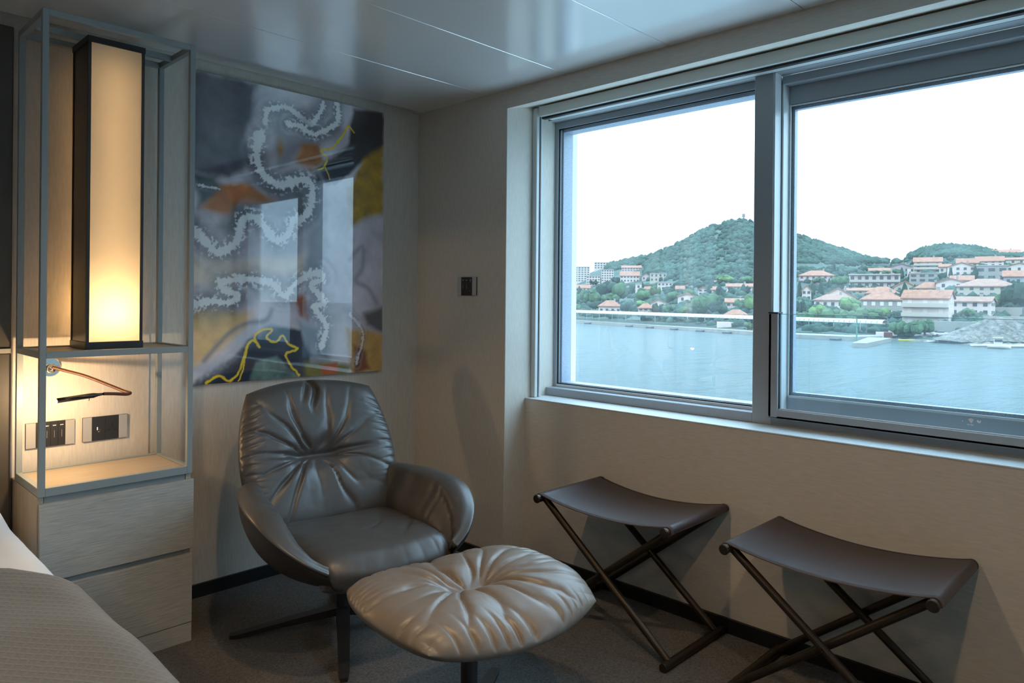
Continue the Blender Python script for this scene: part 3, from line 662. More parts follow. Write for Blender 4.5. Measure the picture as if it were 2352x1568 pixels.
# ================================================================== folding stools
def stool(y0, y1, label):
    xn, xf = -0.268, 0.120; yc = (y0 + y1) / 2; r = 0.0145; zt = 0.447
    t = thing('folding_stool', ((xn + xf) / 2, yc, 0), label, 'stool', 'folding leather stools under the window')
    for yy in (y0, y1):                       # seat bars and floor bars
        o = obj('seat_bar', *tube([(xn - 0.012, yy, zt), (xf + 0.006, yy, zt)], r, 18), MAT['bronze_tube'], t, False)
        obj('bar_cap', *lathe([(0.0003, -0.0035), (r - 0.001, -0.0035), (r + 0.0015, -0.001), (r + 0.0015, 0.004)], (xn - 0.012, yy, zt), 20, 'x'), MAT['bronze_tube'], o, False)
        o = obj('floor_bar', *tube([(xn - 0.010, yy, r), (xf + 0.004, yy, r)], r, 18), MAT['bronze_tube'], t, False)
        obj('bar_cap', *lathe([(0.0003, -0.0035), (r - 0.001, -0.0035), (r, -0.001), (r, 0.004)], (xn - 0.010, yy, r), 20, 'x'), MAT['bronze_tube'], o, False)
    # crossed legs: one pair runs far-top to near-floor, the other the opposite way, just inside
    for x in (xn + 0.030, xf - 0.050):
        obj('leg', *tube([(x, y1, zt), (x, y0, r)], 0.0125, 16), MAT['bronze_tube'], t, False)
    for x in (xn + 0.058, xf - 0.022):
        obj('leg', *tube([(x, y0, zt), (x, y1, r)], 0.0125, 16), MAT['bronze_tube'], t, False)
    for x in (xn + 0.030, xf - 0.050): obj('pivot_bolt', *tube([(x - 0.0145, yc, (zt + r) / 2), (x + 0.040, yc, (zt + r) / 2)], 0.005, 10), MAT['gunmetal'], t)
    # leather sling wrapped over both bars
    n = 44; m = 22; x0, x1 = xn + 0.004, xf - 0.004; V = []; R_ = r + 0.0035; half = (y1 - y0) / 2
    prof = []
    for k in range(7): an = math.radians(200 - k * 110 / 6.0 - 0); prof.append((y0 + R_ * math.cos(an), zt + R_ * math.sin(an)))
    for k in range(1, n):
        f = k / n; prof.append((y0 + (y1 - y0) * f, zt + R_ - 0.030 * (1 - (2 * f - 1) ** 2) ** 0.9))
    for k in range(7): an = math.radians(90 - k * 150 / 6.0); prof.append((y1 + R_ * math.cos(an), zt + R_ * math.sin(an)))
    prof = np.array(prof); d = np.gradient(prof, axis=0); nn = np.stack([-d[:, 1], d[:, 0]], 1); nn /= np.linalg.norm(nn, axis=1, keepdims=True)
    if nn[len(nn) // 2][1] < 0: nn = -nn
    K = len(prof); top = []; bot = []
    for i in range(m):
        fx = i / (m - 1); x = x0 + (x1 - x0) * fx
        wob = 0.004 * math.sin(fx * 5.0) 
        for k in range(K):
            f = k / (K - 1); s = math.sin(PI * f)
            top.append((x, prof[k][0], prof[k][1] + wob * s * s)); bot.append((x, prof[k][0] - nn[k][0] * 0.0032, prof[k][1] - nn[k][1] * 0.0032 + wob * s * s))
    V = top + bot; nn_ = m * K
    F = grid_faces(m, K) + [q[::-1] for q in grid_faces(m, K, base=nn_)]
    E = [(k, nn_ + k, nn_ + k + 1, k + 1) for k in range(K - 1)] + [((m - 1) * K + k + 1, nn_ + (m - 1) * K + k + 1, nn_ + (m - 1) * K + k, (m - 1) * K + k) for k in range(K - 1)]
    E += [(i * K, (i + 1) * K, nn_ + (i + 1) * K, nn_ + i * K) for i in range(m - 1)] + [(i * K + K - 1, nn_ + i * K + K - 1, nn_ + (i + 1) * K + K - 1, (i + 1) * K + K - 1) for i in range(m - 1)]
    o = obj('leather_seat', V, F + E, MAT['stool_leather'], t, False)
    o.data.materials.append(MAT['stool_edge'])
    nf = len(F); o.data.polygons.foreach_set('use_smooth', [i < nf for i in range(nf + len(E))])
    o.data.polygons.foreach_set('material_index', [0 if i < nf else 1 for i in range(nf + len(E))])
    return t
stool(-1.630, -1.078, 'dark leather folding stool nearer the armchair under the window')
stool(-2.398, -1.838, 'dark leather folding stool at the right edge, farther from the armchair')

# ================================================================== bed
bed = thing('bed', (-2.75, -1.15, 0), 'wide bed made up with a white duvet at lower left', 'bed')
obj('bed_base', *box(-3.66, -1.86, -2.12, -0.045, 0.06, 0.30, 0.01), MAT['bed_base'], bed)
for x in (-3.55, -1.97):
    for y in (-2.0, -0.2): obj('bed_foot', *box(x - 0.03, x + 0.03, y - 0.03, y + 0.03, 0.0, 0.06), MAT['lantern_black'], bed)
def slab(x0, x1, y0, y1, z0, z1, rad, nx, ny, fn):
    """soft slab with rounded upper edge draped down to z0; fn adds height"""
    def prof(n, lo, hi):
        f = []
        for k in range(5): f.append((lo, z0 + (z1 - rad - z0) * k / 5.0))
        for k in range(8): an = PI - k * PI / 2 / 8; f.append((lo + rad + rad * math.cos(an), z1 - rad + rad * math.sin(an)))
        return f
    e = prof(0, 0, 0); xs = [p[0] for p in e]; zs = [p[1] for p in e]
    X = np.concatenate([x0 + np.array(xs), np.linspace(x0 + rad, x1 - rad, nx), x1 - np.array(xs)[::-1]]); HX = np.concatenate([np.array(zs), np.full(nx, z1), np.array(zs)[::-1]])
    Y = np.concatenate([y0 + np.array(xs), np.linspace(y0 + rad, y1 - rad, ny), y1 - np.array(xs)[::-1]]); HY = np.concatenate([np.array(zs), np.full(ny, z1), np.array(zs)[::-1]])
    xx, yy = np.meshgrid(X, Y, indexing='ij'); hh = np.minimum(HX[:, None], HY[None, :])
    hh = hh + fn(xx, yy) * sstep(z0, z1, hh)
    V = np.stack([xx, yy, hh], -1).reshape(-1, 3)
    return V, grid_faces(len(X), len(Y))
obj('mattress', *box(-3.64, -1.875, -2.10, -0.05, 0.301, 0.585, 0.03, 3), MAT['bed_linen'], bed)
dv = obj('duvet', *slab(-3.70, -1.838, -2.16, -0.10, 0.36, 0.622, 0.075, 60, 70, lambda x, y: 0.020 * (fbm(x * 5 + 40, y * 4 + 40, 4) - 0.5) + 0.030 * np.exp(-((y + 0.52) / 0.10) ** 2)), MAT['bed_linen'], bed, True); fix_normals(dv)
for i, (px_, py_, lab) in enumerate([(-3.2, -0.36, 'white pillow at the far side of the bed head'), (-2.32, -0.36, 'white pillow at the bed head nearer the cabinet')]):
    def pm(x, y, px_=px_, py_=py_): return np.stack([px_ + x * 0.36, py_ + y * 0.21, 0.70 + 0.02 * (1 - x * x) + 0 * x], -1)
    o = obj('pillow', *pillow(30, 24, pm, 0.075, 0.055, 0.1, 3, 0.6), MAT['bed_linen'], None, True); fix_normals(o); tag(o, lab, 'pillow', 'pillows at the bed head')
# grey throw with diamond quilting
m = mat('throw_fabric', (0.135, 0.128, 0.118), 0.85, spec=0.2, sheen=0.35, noise=(300, 0.18)); nt = m.node_tree; b = nt.nodes['Principled BSDF']
tc = nt.nodes.new('ShaderNodeTexCoord'); hs = []
for ang in (38, -38):
    mp = nt.nodes.new('ShaderNodeMapping'); mp.inputs['Rotation'].default_value = (0, 0, math.radians(ang)); nt.links.new(tc.outputs['Object'], mp.inputs['Vector'])
    wv = nt.nodes.new('ShaderNodeTexWave'); wv.inputs['Scale'].default_value = 20.0; wv.inputs['Distortion'].default_value = 0.4; wv.inputs['Detail'].default_value = 1
    nt.links.new(mp.outputs['Vector'], wv.inputs['Vector'])
    pw_ = nt.nodes.new('ShaderNodeMath'); pw_.operation = 'POWER'; pw_.inputs[1].default_value = 5.0; nt.links.new(wv.outputs['Fac'], pw_.inputs[0]); hs.append(pw_)
ad = nt.nodes.new('ShaderNodeMath'); ad.operation = 'MAXIMUM'; nt.links.new(hs[0].outputs[0], ad.inputs[0]); nt.links.new(hs[1].outputs[0], ad.inputs[1])
bp_ = nt.nodes.new('ShaderNodeBump'); bp_.inputs['Strength'].default_value = 0.13; bp_.inputs['Distance'].default_value = 0.004; nt.links.new(ad.outputs[0], bp_.inputs['Height']); nt.links.new(bp_.outputs['Normal'], b.inputs['Normal'])
mixc = nt.nodes.new('ShaderNodeMix'); mixc.data_type = 'RGBA'; mixc.inputs[7].default_value = (0.155, 0.148, 0.135, 1)
src = b.inputs['Base Color'].links[0].from_socket; nt.links.new(src, mixc.inputs[6]); nt.links.new(ad.outputs[0], mixc.inputs[0]); nt.links.new(mixc.outputs[2], b.inputs['Base Color'])
YT = -1.03
tv_, tf0 = slab(-3.72, -1.826, -2.20, YT, 0.33, 0.640, 0.085, 60, 40, lambda x, y: 0.014 * (fbm(x * 5 + 40, y * 4 + 40, 4) - 0.5))
tv_[:, 1] -= np.clip(2.0 * (tv_[:, 0] + 1.955), 0, 0.20) * sstep(-1.9, YT, tv_[:, 1])      # hem runs back towards the bed side
th = obj('throw_blanket', tv_, tf0, MAT['throw_fabric'], None, True); fix_normals(th)
sd = th.modifiers.new('thickness', 'SOLIDIFY'); sd.thickness = 0.006; sd.offset = -1
tag(th, 'grey quilted throw blanket spread over the foot of the bed', 'blanket')
# ================================================================== abstract painting (colours carried by a fine mesh)
ax0, ax1, az0, az1 = -1.128, -0.228, 0.8435, 2.080
NU, NV = 340, 466
gx = np.linspace(ax0, ax1, NU); gz = np.linspace(az0, az1, NV)
XX, ZZ = np.meshgrid(gx, gz, indexing='ij')
def ap(q):   # tracing coordinates -> painting plane
    P_ = on(q[0] / 2.0636 + 430, q[1] / 2.0636 + 140, 1, -0.022); return (P_[0], P_[2])
wxx = XX + 0.045 * (fbm(XX * 9, ZZ * 9, 4) - 0.47); wzz = ZZ + 0.045 * (fbm(XX * 9 + 30, ZZ * 9 + 17, 4) - 0.47)
def inside(pts, soft):
    P_ = np.array([ap(p) for p in pts]); ins = np.zeros_like(XX, bool); dist = np.full(XX.shape, 9.0); n = len(P_)
    for i in range(n):
        (x0, z0), (x1, z1) = P_[i], P_[(i + 1) % n]
        c = ((z0 > wzz) != (z1 > wzz)) & (wxx < (x1 - x0) * (wzz - z0) / (z1 - z0 + 1e-12) + x0); ins ^= c
        t = np.clip(((wxx - x0) * (x1 - x0) + (wzz - z0) * (z1 - z0)) / ((x1 - x0) ** 2 + (z1 - z0) ** 2 + 1e-12), 0, 1)
        dist = np.minimum(dist, np.hypot(wxx - x0 - t * (x1 - x0), wzz - z0 - t * (z1 - z0)))
    sd = np.where(ins, dist, -dist); return sstep(-soft, soft, sd)
def ldist(pts, wx=None, wz=None):
    P_ = spline(np.array([ap(p) for p in pts]), len(pts) * 6); wx = XX if wx is None else wx; wz = ZZ if wz is None else wz
    D = np.full(XX.shape, 9.0)
    for i in range(len(P_) - 1):
        (x0, z0), (x1, z1) = P_[i], P_[i + 1]
        t = np.clip(((wx - x0) * (x1 - x0) + (wz - z0) * (z1 - z0)) / ((x1 - x0) ** 2 + (z1 - z0) ** 2 + 1e-12), 0, 1)
        D = np.minimum(D, np.hypot(wx - x0 - t * (x1 - x0), wz - z0 - t * (z1 - z0)))
    return D
srgb = lambda c: (np.array(c, float) / 255.0) ** 2.2
cloud = fbm(XX * 7 + 3, ZZ * 7 + 8, 5)[..., None] * 1.05
img = srgb((128, 124, 132)) * (1 - cloud) + srgb((226, 220, 226)) * cloud
def lay(a, c): 
    global img
    img = img * (1 - a[..., None]) + (srgb(c) if not isinstance(c, np.ndarray) else c) * a[..., None]
def region(pts, c, soft=0.03, op=1.0, var=0.5):
    a = inside(pts, soft) * op; v = (1 + var * (fbm(XX * 22 + c[0], ZZ * 22 + c[1], 5) - 0.5) * 2)[..., None]
    global img
    img = img * (1 - a[..., None]) + srgb(c) * np.clip(v, 0.2, 2) * a[..., None]
region([(300, 560), (590, 580), (600, 720), (520, 770), (300, 690)], (70, 72, 76), 0.03, 0.8)
region([(400, 250), (720, 200), (740, 330), (560, 420), (420, 520), (400, 380)], (105, 102, 108), 0.03, 0.75)
region([(10, 40), (330, 100), (310, 240), (270, 330), (310, 480), (210, 570), (10, 520)], (66, 66, 78), 0.02, 1.0, 0.8)
region([(30, 60), (180, 90), (230, 180), (120, 240), (30, 260)], (40, 42, 52), 0.04, 0.6, 0.8)
region([(30, 530), (150, 550), (190, 640), (50, 690)], (46, 62, 68), 0.02)
region([(60, 690), (170, 600), (300, 580), (430, 655), (250, 690), (205, 745), (110, 720)], (158, 96, 30), 0.018)
region([(230, 690), (310, 690), (300, 760), (200, 830), (150, 790)], (70, 74, 74), 0.03, 0.8)
region([(790, 230), (930, 250), (930, 440), (800, 500), (700, 590), (620, 580), (590, 510), (690, 440), (770, 380)], (16, 21, 33), 0.015, 1.0, 0.3)
region([(770, 610), (840, 470), (930, 400), (930, 730), (850, 740), (775, 790)], (148, 120, 40), 0.02, 1.0, 0.6)
region([(540, 400), (620, 395), (645, 470), (580, 520), (500, 480)], (150, 95, 32), 0.015)
region([(410, 360), (440, 350), (450, 420), (420, 440)], (150, 110, 50), 0.012, 0.8)
region([(20, 930), (250, 950), (560, 920), (560, 1010), (330, 1030), (20, 1080)], (228, 212, 196), 0.03, 0.9, 0.2)
region([(20, 1170), (300, 1180), (290, 1260), (170, 1360), (20, 1460)], (196, 168, 122), 0.03, 0.95, 0.3)
region([(590, 600), (650, 600), (660, 1000), (560, 980)], (62, 72, 82), 0.03, 0.6)
region([(505, 1110), (575, 1095), (575, 1230), (530, 1200)], (128, 68, 26), 0.015)
region([(780, 790), (930, 720), (930, 1200), (800, 1150)], (186, 180, 188), 0.03, 0.7, 0.3)
region([(830, 1190), (930, 1160), (930, 1290), (850, 1250)], (50, 48, 52), 0.02, 0.9, 0.8)
region([(760, 1260), (930, 1290), (930, 1490), (780, 1480)], (172, 138, 92), 0.02, 1.0, 0.3)
region([(790, 1340), (850, 1380), (870, 1470), (800, 1480)], (112, 58, 20), 0.015)
region([(520, 1230), (660, 1280), (680, 1420), (560, 1420)], (88, 108, 116), 0.03, 0.8)
region([(10, 1560), (60, 1490), (200, 1420), (290, 1310), (400, 1240), (540, 1280), (590, 1440), (580, 1560)], (14, 24, 42), 0.012, 1.0, 0.3)
region([(560, 1420), (780, 1440), (780, 1520), (560, 1530)], (104, 96, 52), 0.02)
region([(640, 1440), (710, 1430), (730, 1500), (640, 1500)], (150, 82, 26), 0.012)
region([(285, 1530), (330, 1415), (420, 1395), (490, 1450), (560, 1530)], (92, 108, 104), 0.010, 1.0, 0.9)
hair = fbm(XX * 75, ZZ * 75, 3)
def ldist_s(pts, wx, wz):
    P_ = spline(np.array([ap(p) for p in pts]), len(pts) * 7); D = np.full(XX.shape, 9.0); S = np.zeros(XX.shape); acc = 0.0
    for i in range(len(P_) - 1):
        (x0, z0), (x1, z1) = P_[i], P_[i + 1]; L = math.hypot(x1 - x0, z1 - z0) + 1e-9
        t = np.clip(((wx - x0) * (x1 - x0) + (wz - z0) * (z1 - z0)) / (L * L), 0, 1); d = np.hypot(wx - x0 - t * (x1 - x0), wz - z0 - t * (z1 - z0))
        k = d < D; D = np.where(k, d, D); S = np.where(k, acc + t * L, S); acc += L
    return D, S
def vein(pts, wid, op=1.0, c=(252, 253, 255)):
    D, S = ldist_s(pts, XX + 0.016 * (fbm(XX * 26, ZZ * 26, 3) - 0.43), ZZ + 0.016 * (fbm(XX * 26 + 9, ZZ * 26 + 3, 3) - 0.43))
    band = D + 0.006 * (fbm(XX * 20 + 5, ZZ * 20, 3) - 0.43)
    halo = np.exp(-(D / (wid * 3.2)) ** 2) * (0.55 + 0.9 * fbm(XX * 14, ZZ * 14 + 50, 3)); lay(np.clip(0.78 * halo * op, 0, 1), (62, 62, 72))
    vary = np.clip(2.4 * (fbm(XX * 8 + 60, ZZ * 8 + 20, 3) - 0.38), 0, 1); lay(0.40 * op * vary * np.exp(-((band - wid * 2.9) / (wid * 0.6)) ** 2), (212, 208, 214)); lay(0.38 * op * vary * np.exp(-((band - wid * 4.0) / (wid * 0.5)) ** 2), (92, 90, 98))
    spike = 0.35 + 1.5 * vnoise(S * 260 + 3, D * 0 + 1.5) ** 2 + 0.5 * vnoise(S * 70, D * 0 + 8.5)      # frost needles across the vein
    edge = wid * spike
    lay(np.clip(sstep(edge, edge * 0.55, D) * (0.72 + 0.5 * (hair - 0.3)), 0, 1) * op, c)
    lay(np.clip(sstep(0.50, 0.60, hair) * np.exp(-((D - wid * 1.1) / (wid * 0.9)) ** 2), 0, 1) * 0.55 * op, c)
vein([(370, 290), (380, 235), (430, 220), (480, 225), (530, 260), (580, 300), (620, 260), (645, 195)], 0.0145)
vein([(480, 300), (540, 310), (600, 350), (650, 330), (710, 290), (715, 200)], 0.0135)
vein([(340, 360), (330, 440), (350, 520), (400, 570), (460, 585), (530, 565), (585, 575), (592, 650), (570, 720), (530, 755), (505, 750), (480, 820), (420, 845), (370, 790), (320, 740), (270, 745), (250, 800), (220, 870), (150, 905), (90, 860), (30, 800)], 0.0215)
vein([(30, 1160), (110, 1140), (200, 1145), (240, 1112), (180, 1085), (160, 1050), (230, 1035), (340, 1040), (410, 1060), (460, 1112), (510, 1060), (560, 1020), (620, 1005), (640, 1030), (585, 1060), (620, 1100), (642, 1150), (600, 1170), (650, 1230), (660, 1260), (640, 1340)], 0.0180)
vein([(770, 1200), (820, 1260), (832, 1320), (800, 1440)], 0.007, 0.6)
vein([(60, 590), (110, 600), (150, 610)], 0.006, 0.7)
D = ldist([(20, 1500), (120, 1450), (200, 1390), (270, 1300), (330, 1260), (400, 1230)]); lay(np.exp(-(D / 0.030) ** 2) * (0.35 + 0.9 * hair), (178, 182, 192))
D = ldist([(80, 1420), (150, 1340), (210, 1280), (290, 1240), (370, 1230), (400, 1180)]); lay(0.75 * np.exp(-(D / 0.012) ** 2), (110, 110, 118))
D = ldist([(770, 940), (830, 880), (830, 980), (800, 1040), (860, 1080), (900, 1150)]); lay(0.6 * np.exp(-(D / 0.014) ** 2), (120, 118, 126))
def gold(pts, wid):
    D = ldist(pts, XX + 0.010 * (fbm(XX * 70, ZZ * 70, 2) - 0.37), ZZ + 0.010 * (fbm(XX * 70 + 9, ZZ * 70, 2) - 0.37)); lay(sstep(wid, wid * 0.45, D), srgb((214, 182, 34)) * (0.75 + 0.5 * hair)[..., None])
gold([(90, 1525), (150, 1492), (200, 1517), (240, 1480), (265, 1420), (280, 1360), (310, 1325), (342, 1355), (318, 1310), (350, 1275), (402, 1270), (378, 1310), (420, 1332), (450, 1300), (480, 1340), (522, 1365), (468, 1390), (490, 1440), (532, 1490)], 0.0066)
gold([(245, 1515), (265, 1460), (285, 1350)], 0.0045)
gold([(790, 340), (765, 310), (740, 350), (690, 410), (635, 425), (662, 460), (650, 500), (622, 515)], 0.0055)
gold([(655, 505), (675, 560)], 0.0035)
lum_ = img.mean(-1, keepdims=True); img = np.clip((lum_ + (img - lum_) * 1.35) * 1.45, 0.002, 0.97)
m = bpy.data.materials.new('painting_print'); m.use_nodes = True; nt = m.node_tree; b = nt.nodes['Principled BSDF']; MAT['painting_print'] = m
at = nt.nodes.new('ShaderNodeVertexColor'); at.layer_name = 'pigment'; nt.links.new(at.outputs['Color'], b.inputs['Base Color'])
b.inputs['Roughness'].default_value = 0.5; b.inputs['Coat Weight'].default_value = 1.0; b.inputs['Coat Roughness'].default_value = 0.012; b.inputs['Coat IOR'].default_value = 1.9
art = thing('wall_painting', ((ax0 + ax1) / 2, -0.012, az0), 'large frameless glossy abstract painting with white agate veins and gold lines', 'painting')
V = np.stack([XX, np.full_like(XX, -0.022), ZZ], -1).reshape(-1, 3)
o = obj('painted_face', V, grid_faces(NU, NV), m, art)
ca = o.data.color_attributes.new('pigment', 'FLOAT_COLOR', 'POINT')
ca.data.foreach_set('color', np.concatenate([img.reshape(-1, 3), np.ones((NU * NV, 1))], 1).astype(np.float32).ravel())
obj('panel_edge', *box(ax0, ax1, -0.0215, -0.001, az0, az1), MAT['lantern_black'], art)
# ================================================================== the bay outside: sea, shore, town and hills (eye 10 m above the water)
SEA = -8.8
def itp(tab, x): return float(np.interp(x, [t[0] for t in tab], [t[1] for t in tab]))
SHORE = [(900, 715), (1150, 731), (1320, 741), (1730, 769), (1828, 776), (1955, 782), (2049, 780), (2175, 787), (2241, 792), (2352, 793), (2600, 800), (2900, 806)]
RIDGE = [(900, 665), (1150, 655), (1250, 650), (1320, 642), (1370, 620), (1408, 608), (1470, 594), (1500, 588), (1560, 561), (1606, 537), (1630, 523), (1650, 515), (1680, 510), (1700, 507), (1730, 511), (1780, 522), (1828, 541), (1855, 550), (1900, 566), (1940, 577), (1980, 592), (2010, 598), (2045, 602), (2065, 600), (2090, 588), (2130, 572), (2165, 567), (2200, 567), (2240, 571), (2275, 579), (2300, 584), (2352, 588), (2600, 600), (2900, 640)]
def horizon_y(x): return PCY + (x - PCX) * math.tan(ROLL)
def shore_d(x): return (CAM[2] - SEA) / (itp(SHORE, x) - horizon_y(x)) * FOC
def ridge_d(x): return itp([(900, 1100), (1320, 1000), (1700, 900), (2040, 820), (2200, 720), (2600, 640), (2900, 600)], x)
def hill_p(x): return itp([(1320, 2.5), (1800, 2.8), (2100, 3.6), (2352, 4.0)], x)
def ground_d(x, y):
    d0 = shore_d(x); ys = itp(SHORE, x) - 7.0; yr_ = itp(RIDGE, x)
    g = min(max((ys - y) / (ys - yr_), 0.0), 0.995)
    return d0 + 1.5 + (ridge_d(x) - d0) * (1 - (1 - g) ** (1 / hill_p(x)))
def ground_pt(x, y): return at_depth(x, y, ground_d(x, y))

# sea
m = mat('sea_water', (0.060, 0.086, 0.084), 0.16, spec=0.08, ior=1.33); nt = m.node_tree; b = nt.nodes['Principled BSDF']
tc = nt.nodes.new('ShaderNodeTexCoord'); mp = nt.nodes.new('ShaderNodeMapping'); mp.inputs['Rotation'].default_value = (0, 0, math.radians(48)); mp.inputs['Scale'].default_value = (0.30, 0.85, 1)
n1 = nt.nodes.new('ShaderNodeTexNoise'); n1.inputs['Scale'].default_value = 0.42; n1.inputs['Detail'].default_value = 6; n1.inputs['Roughness'].default_value = 0.6
bp_ = nt.nodes.new('ShaderNodeBump'); bp_.inputs['Strength'].default_value = 0.9; bp_.inputs['Distance'].default_value = 2.2
nt.links.new(tc.outputs['Object'], mp.inputs['Vector']); nt.links.new(mp.outputs['Vector'], n1.inputs['Vector']); nt.links.new(n1.outputs['Fac'], bp_.inputs['Height']); nt.links.new(bp_.outputs['Normal'], b.inputs['Normal'])
sv = [(6, -900, SEA), (3000, -900, SEA), (3000, 2600, SEA), (6, 2600, SEA)]
tag(obj('sea', sv, [(0, 1, 2, 3)], m, None, origin=(100, 100, SEA)), 'pale teal choppy water of the bay', 'sea', kind='structure')

# land: one continuous terrain from the quay to the ridge and down behind it
mat('hill_ground', (0.050, 0.066, 0.052), 0.95, spec=0.1, noise=(0.035, 0.55))
mat('town_ground', (0.070, 0.080, 0.060), 0.95, spec=0.1, noise=(0.06, 0.4))
cols = list(range(930, 2860, 8)); TT = [0.0, 0.012] + list(np.linspace(0.03, 1, 46) ** 1.6); V = []
for ix, x in enumerate(cols):
    d0 = shore_d(x); ys = itp(SHORE, x) - 7.0; yr_ = itp(RIDGE, x); Dr = ridge_d(x); p_ = hill_p(x)
    V.append(at_depth(x, itp(SHORE, x) + 4, d0 - 0.4))
    for t in TT:
        g = 1 - (1 - t) ** p_; V.append(at_depth(x, ys + (yr_ - ys) * g, d0 + 1.5 + (Dr - d0) * t))
    top = V[-1]
    for k, (dd, dz) in enumerate([(60, -10), (160, -45), (320, -110)]):
        q = np.array(top) + (np.array(top) - CAM) / np.linalg.norm(np.array(top) - CAM) * dd; q[2] = top[2] + dz; V.append(q)
nr = len(TT) + 4
ter = obj('hillside', V, grid_faces(len(cols), nr), MAT['hill_ground'], None, True, origin=(300, 250, SEA))
tag(ter, 'wooded hillside and town slope across the bay', 'hill', kind='structure')

# forest that covers the hills: far too many crowns to count
def ico(sub):
    bm = bmesh.new(); bmesh.ops.create_icosphere(bm, subdivisions=sub, radius=1.0); return bm_out(bm)
iv, if_ = ico(1); iv = np.array(iv); R2 = np.random.default_rng(11); FV = []; FF = []
def crown(P_, r):
    k = len(FV) * len(iv); s = np.array([r, r, r * R2.uniform(0.7, 1.1)]); FV.append(P_ + iv * s * R2.uniform(0.8, 1.2, (len(iv), 1))); FF.extend([tuple(i + k for i in f) for f in if_])
nC = 0
while nC < 6200:
    x = R2.uniform(1310, 2420); yr_ = itp(RIDGE, x); lowlim = 645 if x < 1800 else (605 + 0.0 * x if x < 2060 else 592)
    if yr_ > lowlim - 4 or x < 1395: nC += 1; continue
    if x < 1480: lowlim = yr_ + 14
    y = yr_ + (lowlim - yr_) * R2.uniform(0, 1) ** 1.25
    if abs(x - (1652 - 0.12 * (y - 515))) < 7 + 6 * math.sin(y * 0.2) and 512 < y < 606 and R2.random() < 0.85: nC += 1; continue   # bare rock chute
    P_ = ground_pt(x, y); dd = ground_d(x, y); crown(P_ + [0, 0, 0.6], R2.uniform(2.2, 4.6) * dd / 800.0); nC += 1
for _ in range(1500):                                              # the wooded coast further left
    x = R2.uniform(935, 1318); yr_ = itp(RIDGE, x); y = R2.uniform(yr_, itp(SHORE, x) - 17); dd = ground_d(x, y); crown(ground_pt(x, y) + [0, 0, 0.5], R2.uniform(2.0, 4.2) * dd / 700.0)
nC = 0
while nC < 5200:                                                   # gardens and scrub between the houses
    x = R2.uniform(1290, 2420); lowlim = (672 if x < 1440 else 655 if x < 1560 else 640) if x < 1800 else (603 if x < 2060 else 590); hi = itp(SHORE, x) - (16 if x < 2050 else 26)
    y = R2.uniform(max(lowlim, itp(RIDGE, x) + 3), hi); nC += 1
    if fbm(np.array(x * 0.05), np.array(y * 0.09), 2) < 0.30: continue
    P_ = ground_pt(x, y); crown(P_ + [0, 0, 0.2], R2.uniform(0.7, 2.0) * (0.6 + ground_d(x, y) / 600.0))
mat('forest_leaf', (0.036, 0.058, 0.042), 0.95, spec=0.1, noise=(0.05, 0.5))
fo = obj('forest', np.concatenate(FV), FF, MAT['forest_leaf'], None, True, origin=(500, 420, 20))
tag(fo, 'dense dark green trees and scrub covering the hills and gardens of the town', 'forest', kind='stuff')

# ------------------------------------------------------------------ town
WALLC = dict(white=(0.50, 0.375, 0.315), cream=(0.44, 0.335, 0.26), grey=(0.25, 0.215, 0.185), pink=(0.45, 0.30, 0.265), mauve=(0.32, 0.24, 0.24), stone=(0.24, 0.205, 0.17), beige=(0.36, 0.285, 0.215), red=(0.15, 0.045, 0.033), blue=(0.26, 0.24, 0.235))
for k, c in WALLC.items(): mat('wall_' + k, c, 0.85, spec=0.2, noise=(0.5, 0.07))
mat('roof_tile', (0.255, 0.118, 0.076), 0.85, spec=0.2, noise=(0.9, 0.22)); mat('roof_pale', (0.235, 0.135, 0.098), 0.85, spec=0.2, noise=(0.9, 0.18)); mat('roof_flat', (0.30, 0.25, 0.21), 0.85, noise=(0.6, 0.1))
mat('pane_dark', (0.045, 0.045, 0.048), 0.25); mat('shutter_white', (0.55, 0.43, 0.37), 0.7); mat('balcony', (0.36, 0.285, 0.23), 0.8)
wm = bpy.data.meshes.new('window_unit'); v_, f_ = box(-0.5, 0.5, -0.06, 0.10, 0, 1); wm.from_pydata(v_, [], f_); wm.materials.append(MAT['pane_dark'])
wm2 = bpy.data.meshes.new('shutter_unit'); wm2.from_pydata(v_, [], f_); wm2.materials.append(MAT['shutter_white'])
HOUSES = []; SEEN = {}
def short(l):
    for k in (' with ', ' on ', ' at ', ' near ', ' beside ', ' behind ', ' below ', ' right of ', ' left of ', ' between ', ' high ', ' in ', ' under ', ' standing ', ' just ', ' among ', ' mid-slope', ' and '): l = l.split(k)[0]
    return l
def beside(px_, py_, size, tone, kind):
    for hx, hy, l in sorted(HOUSES, key=lambda h: (h[0] - px_) ** 2 + (h[1] - py_) ** 2)[:5]:
        w = 'in front of' if abs(hx - px_) < 9 and py_ > hy else ('behind' if abs(hx - px_) < 9 else ('left of' if px_ < hx else 'right of'))
        t = '%s %s %s %s the %s' % (size, tone, kind, w, short(l))
        if t not in SEEN: break
    SEEN[t] = 1; return t
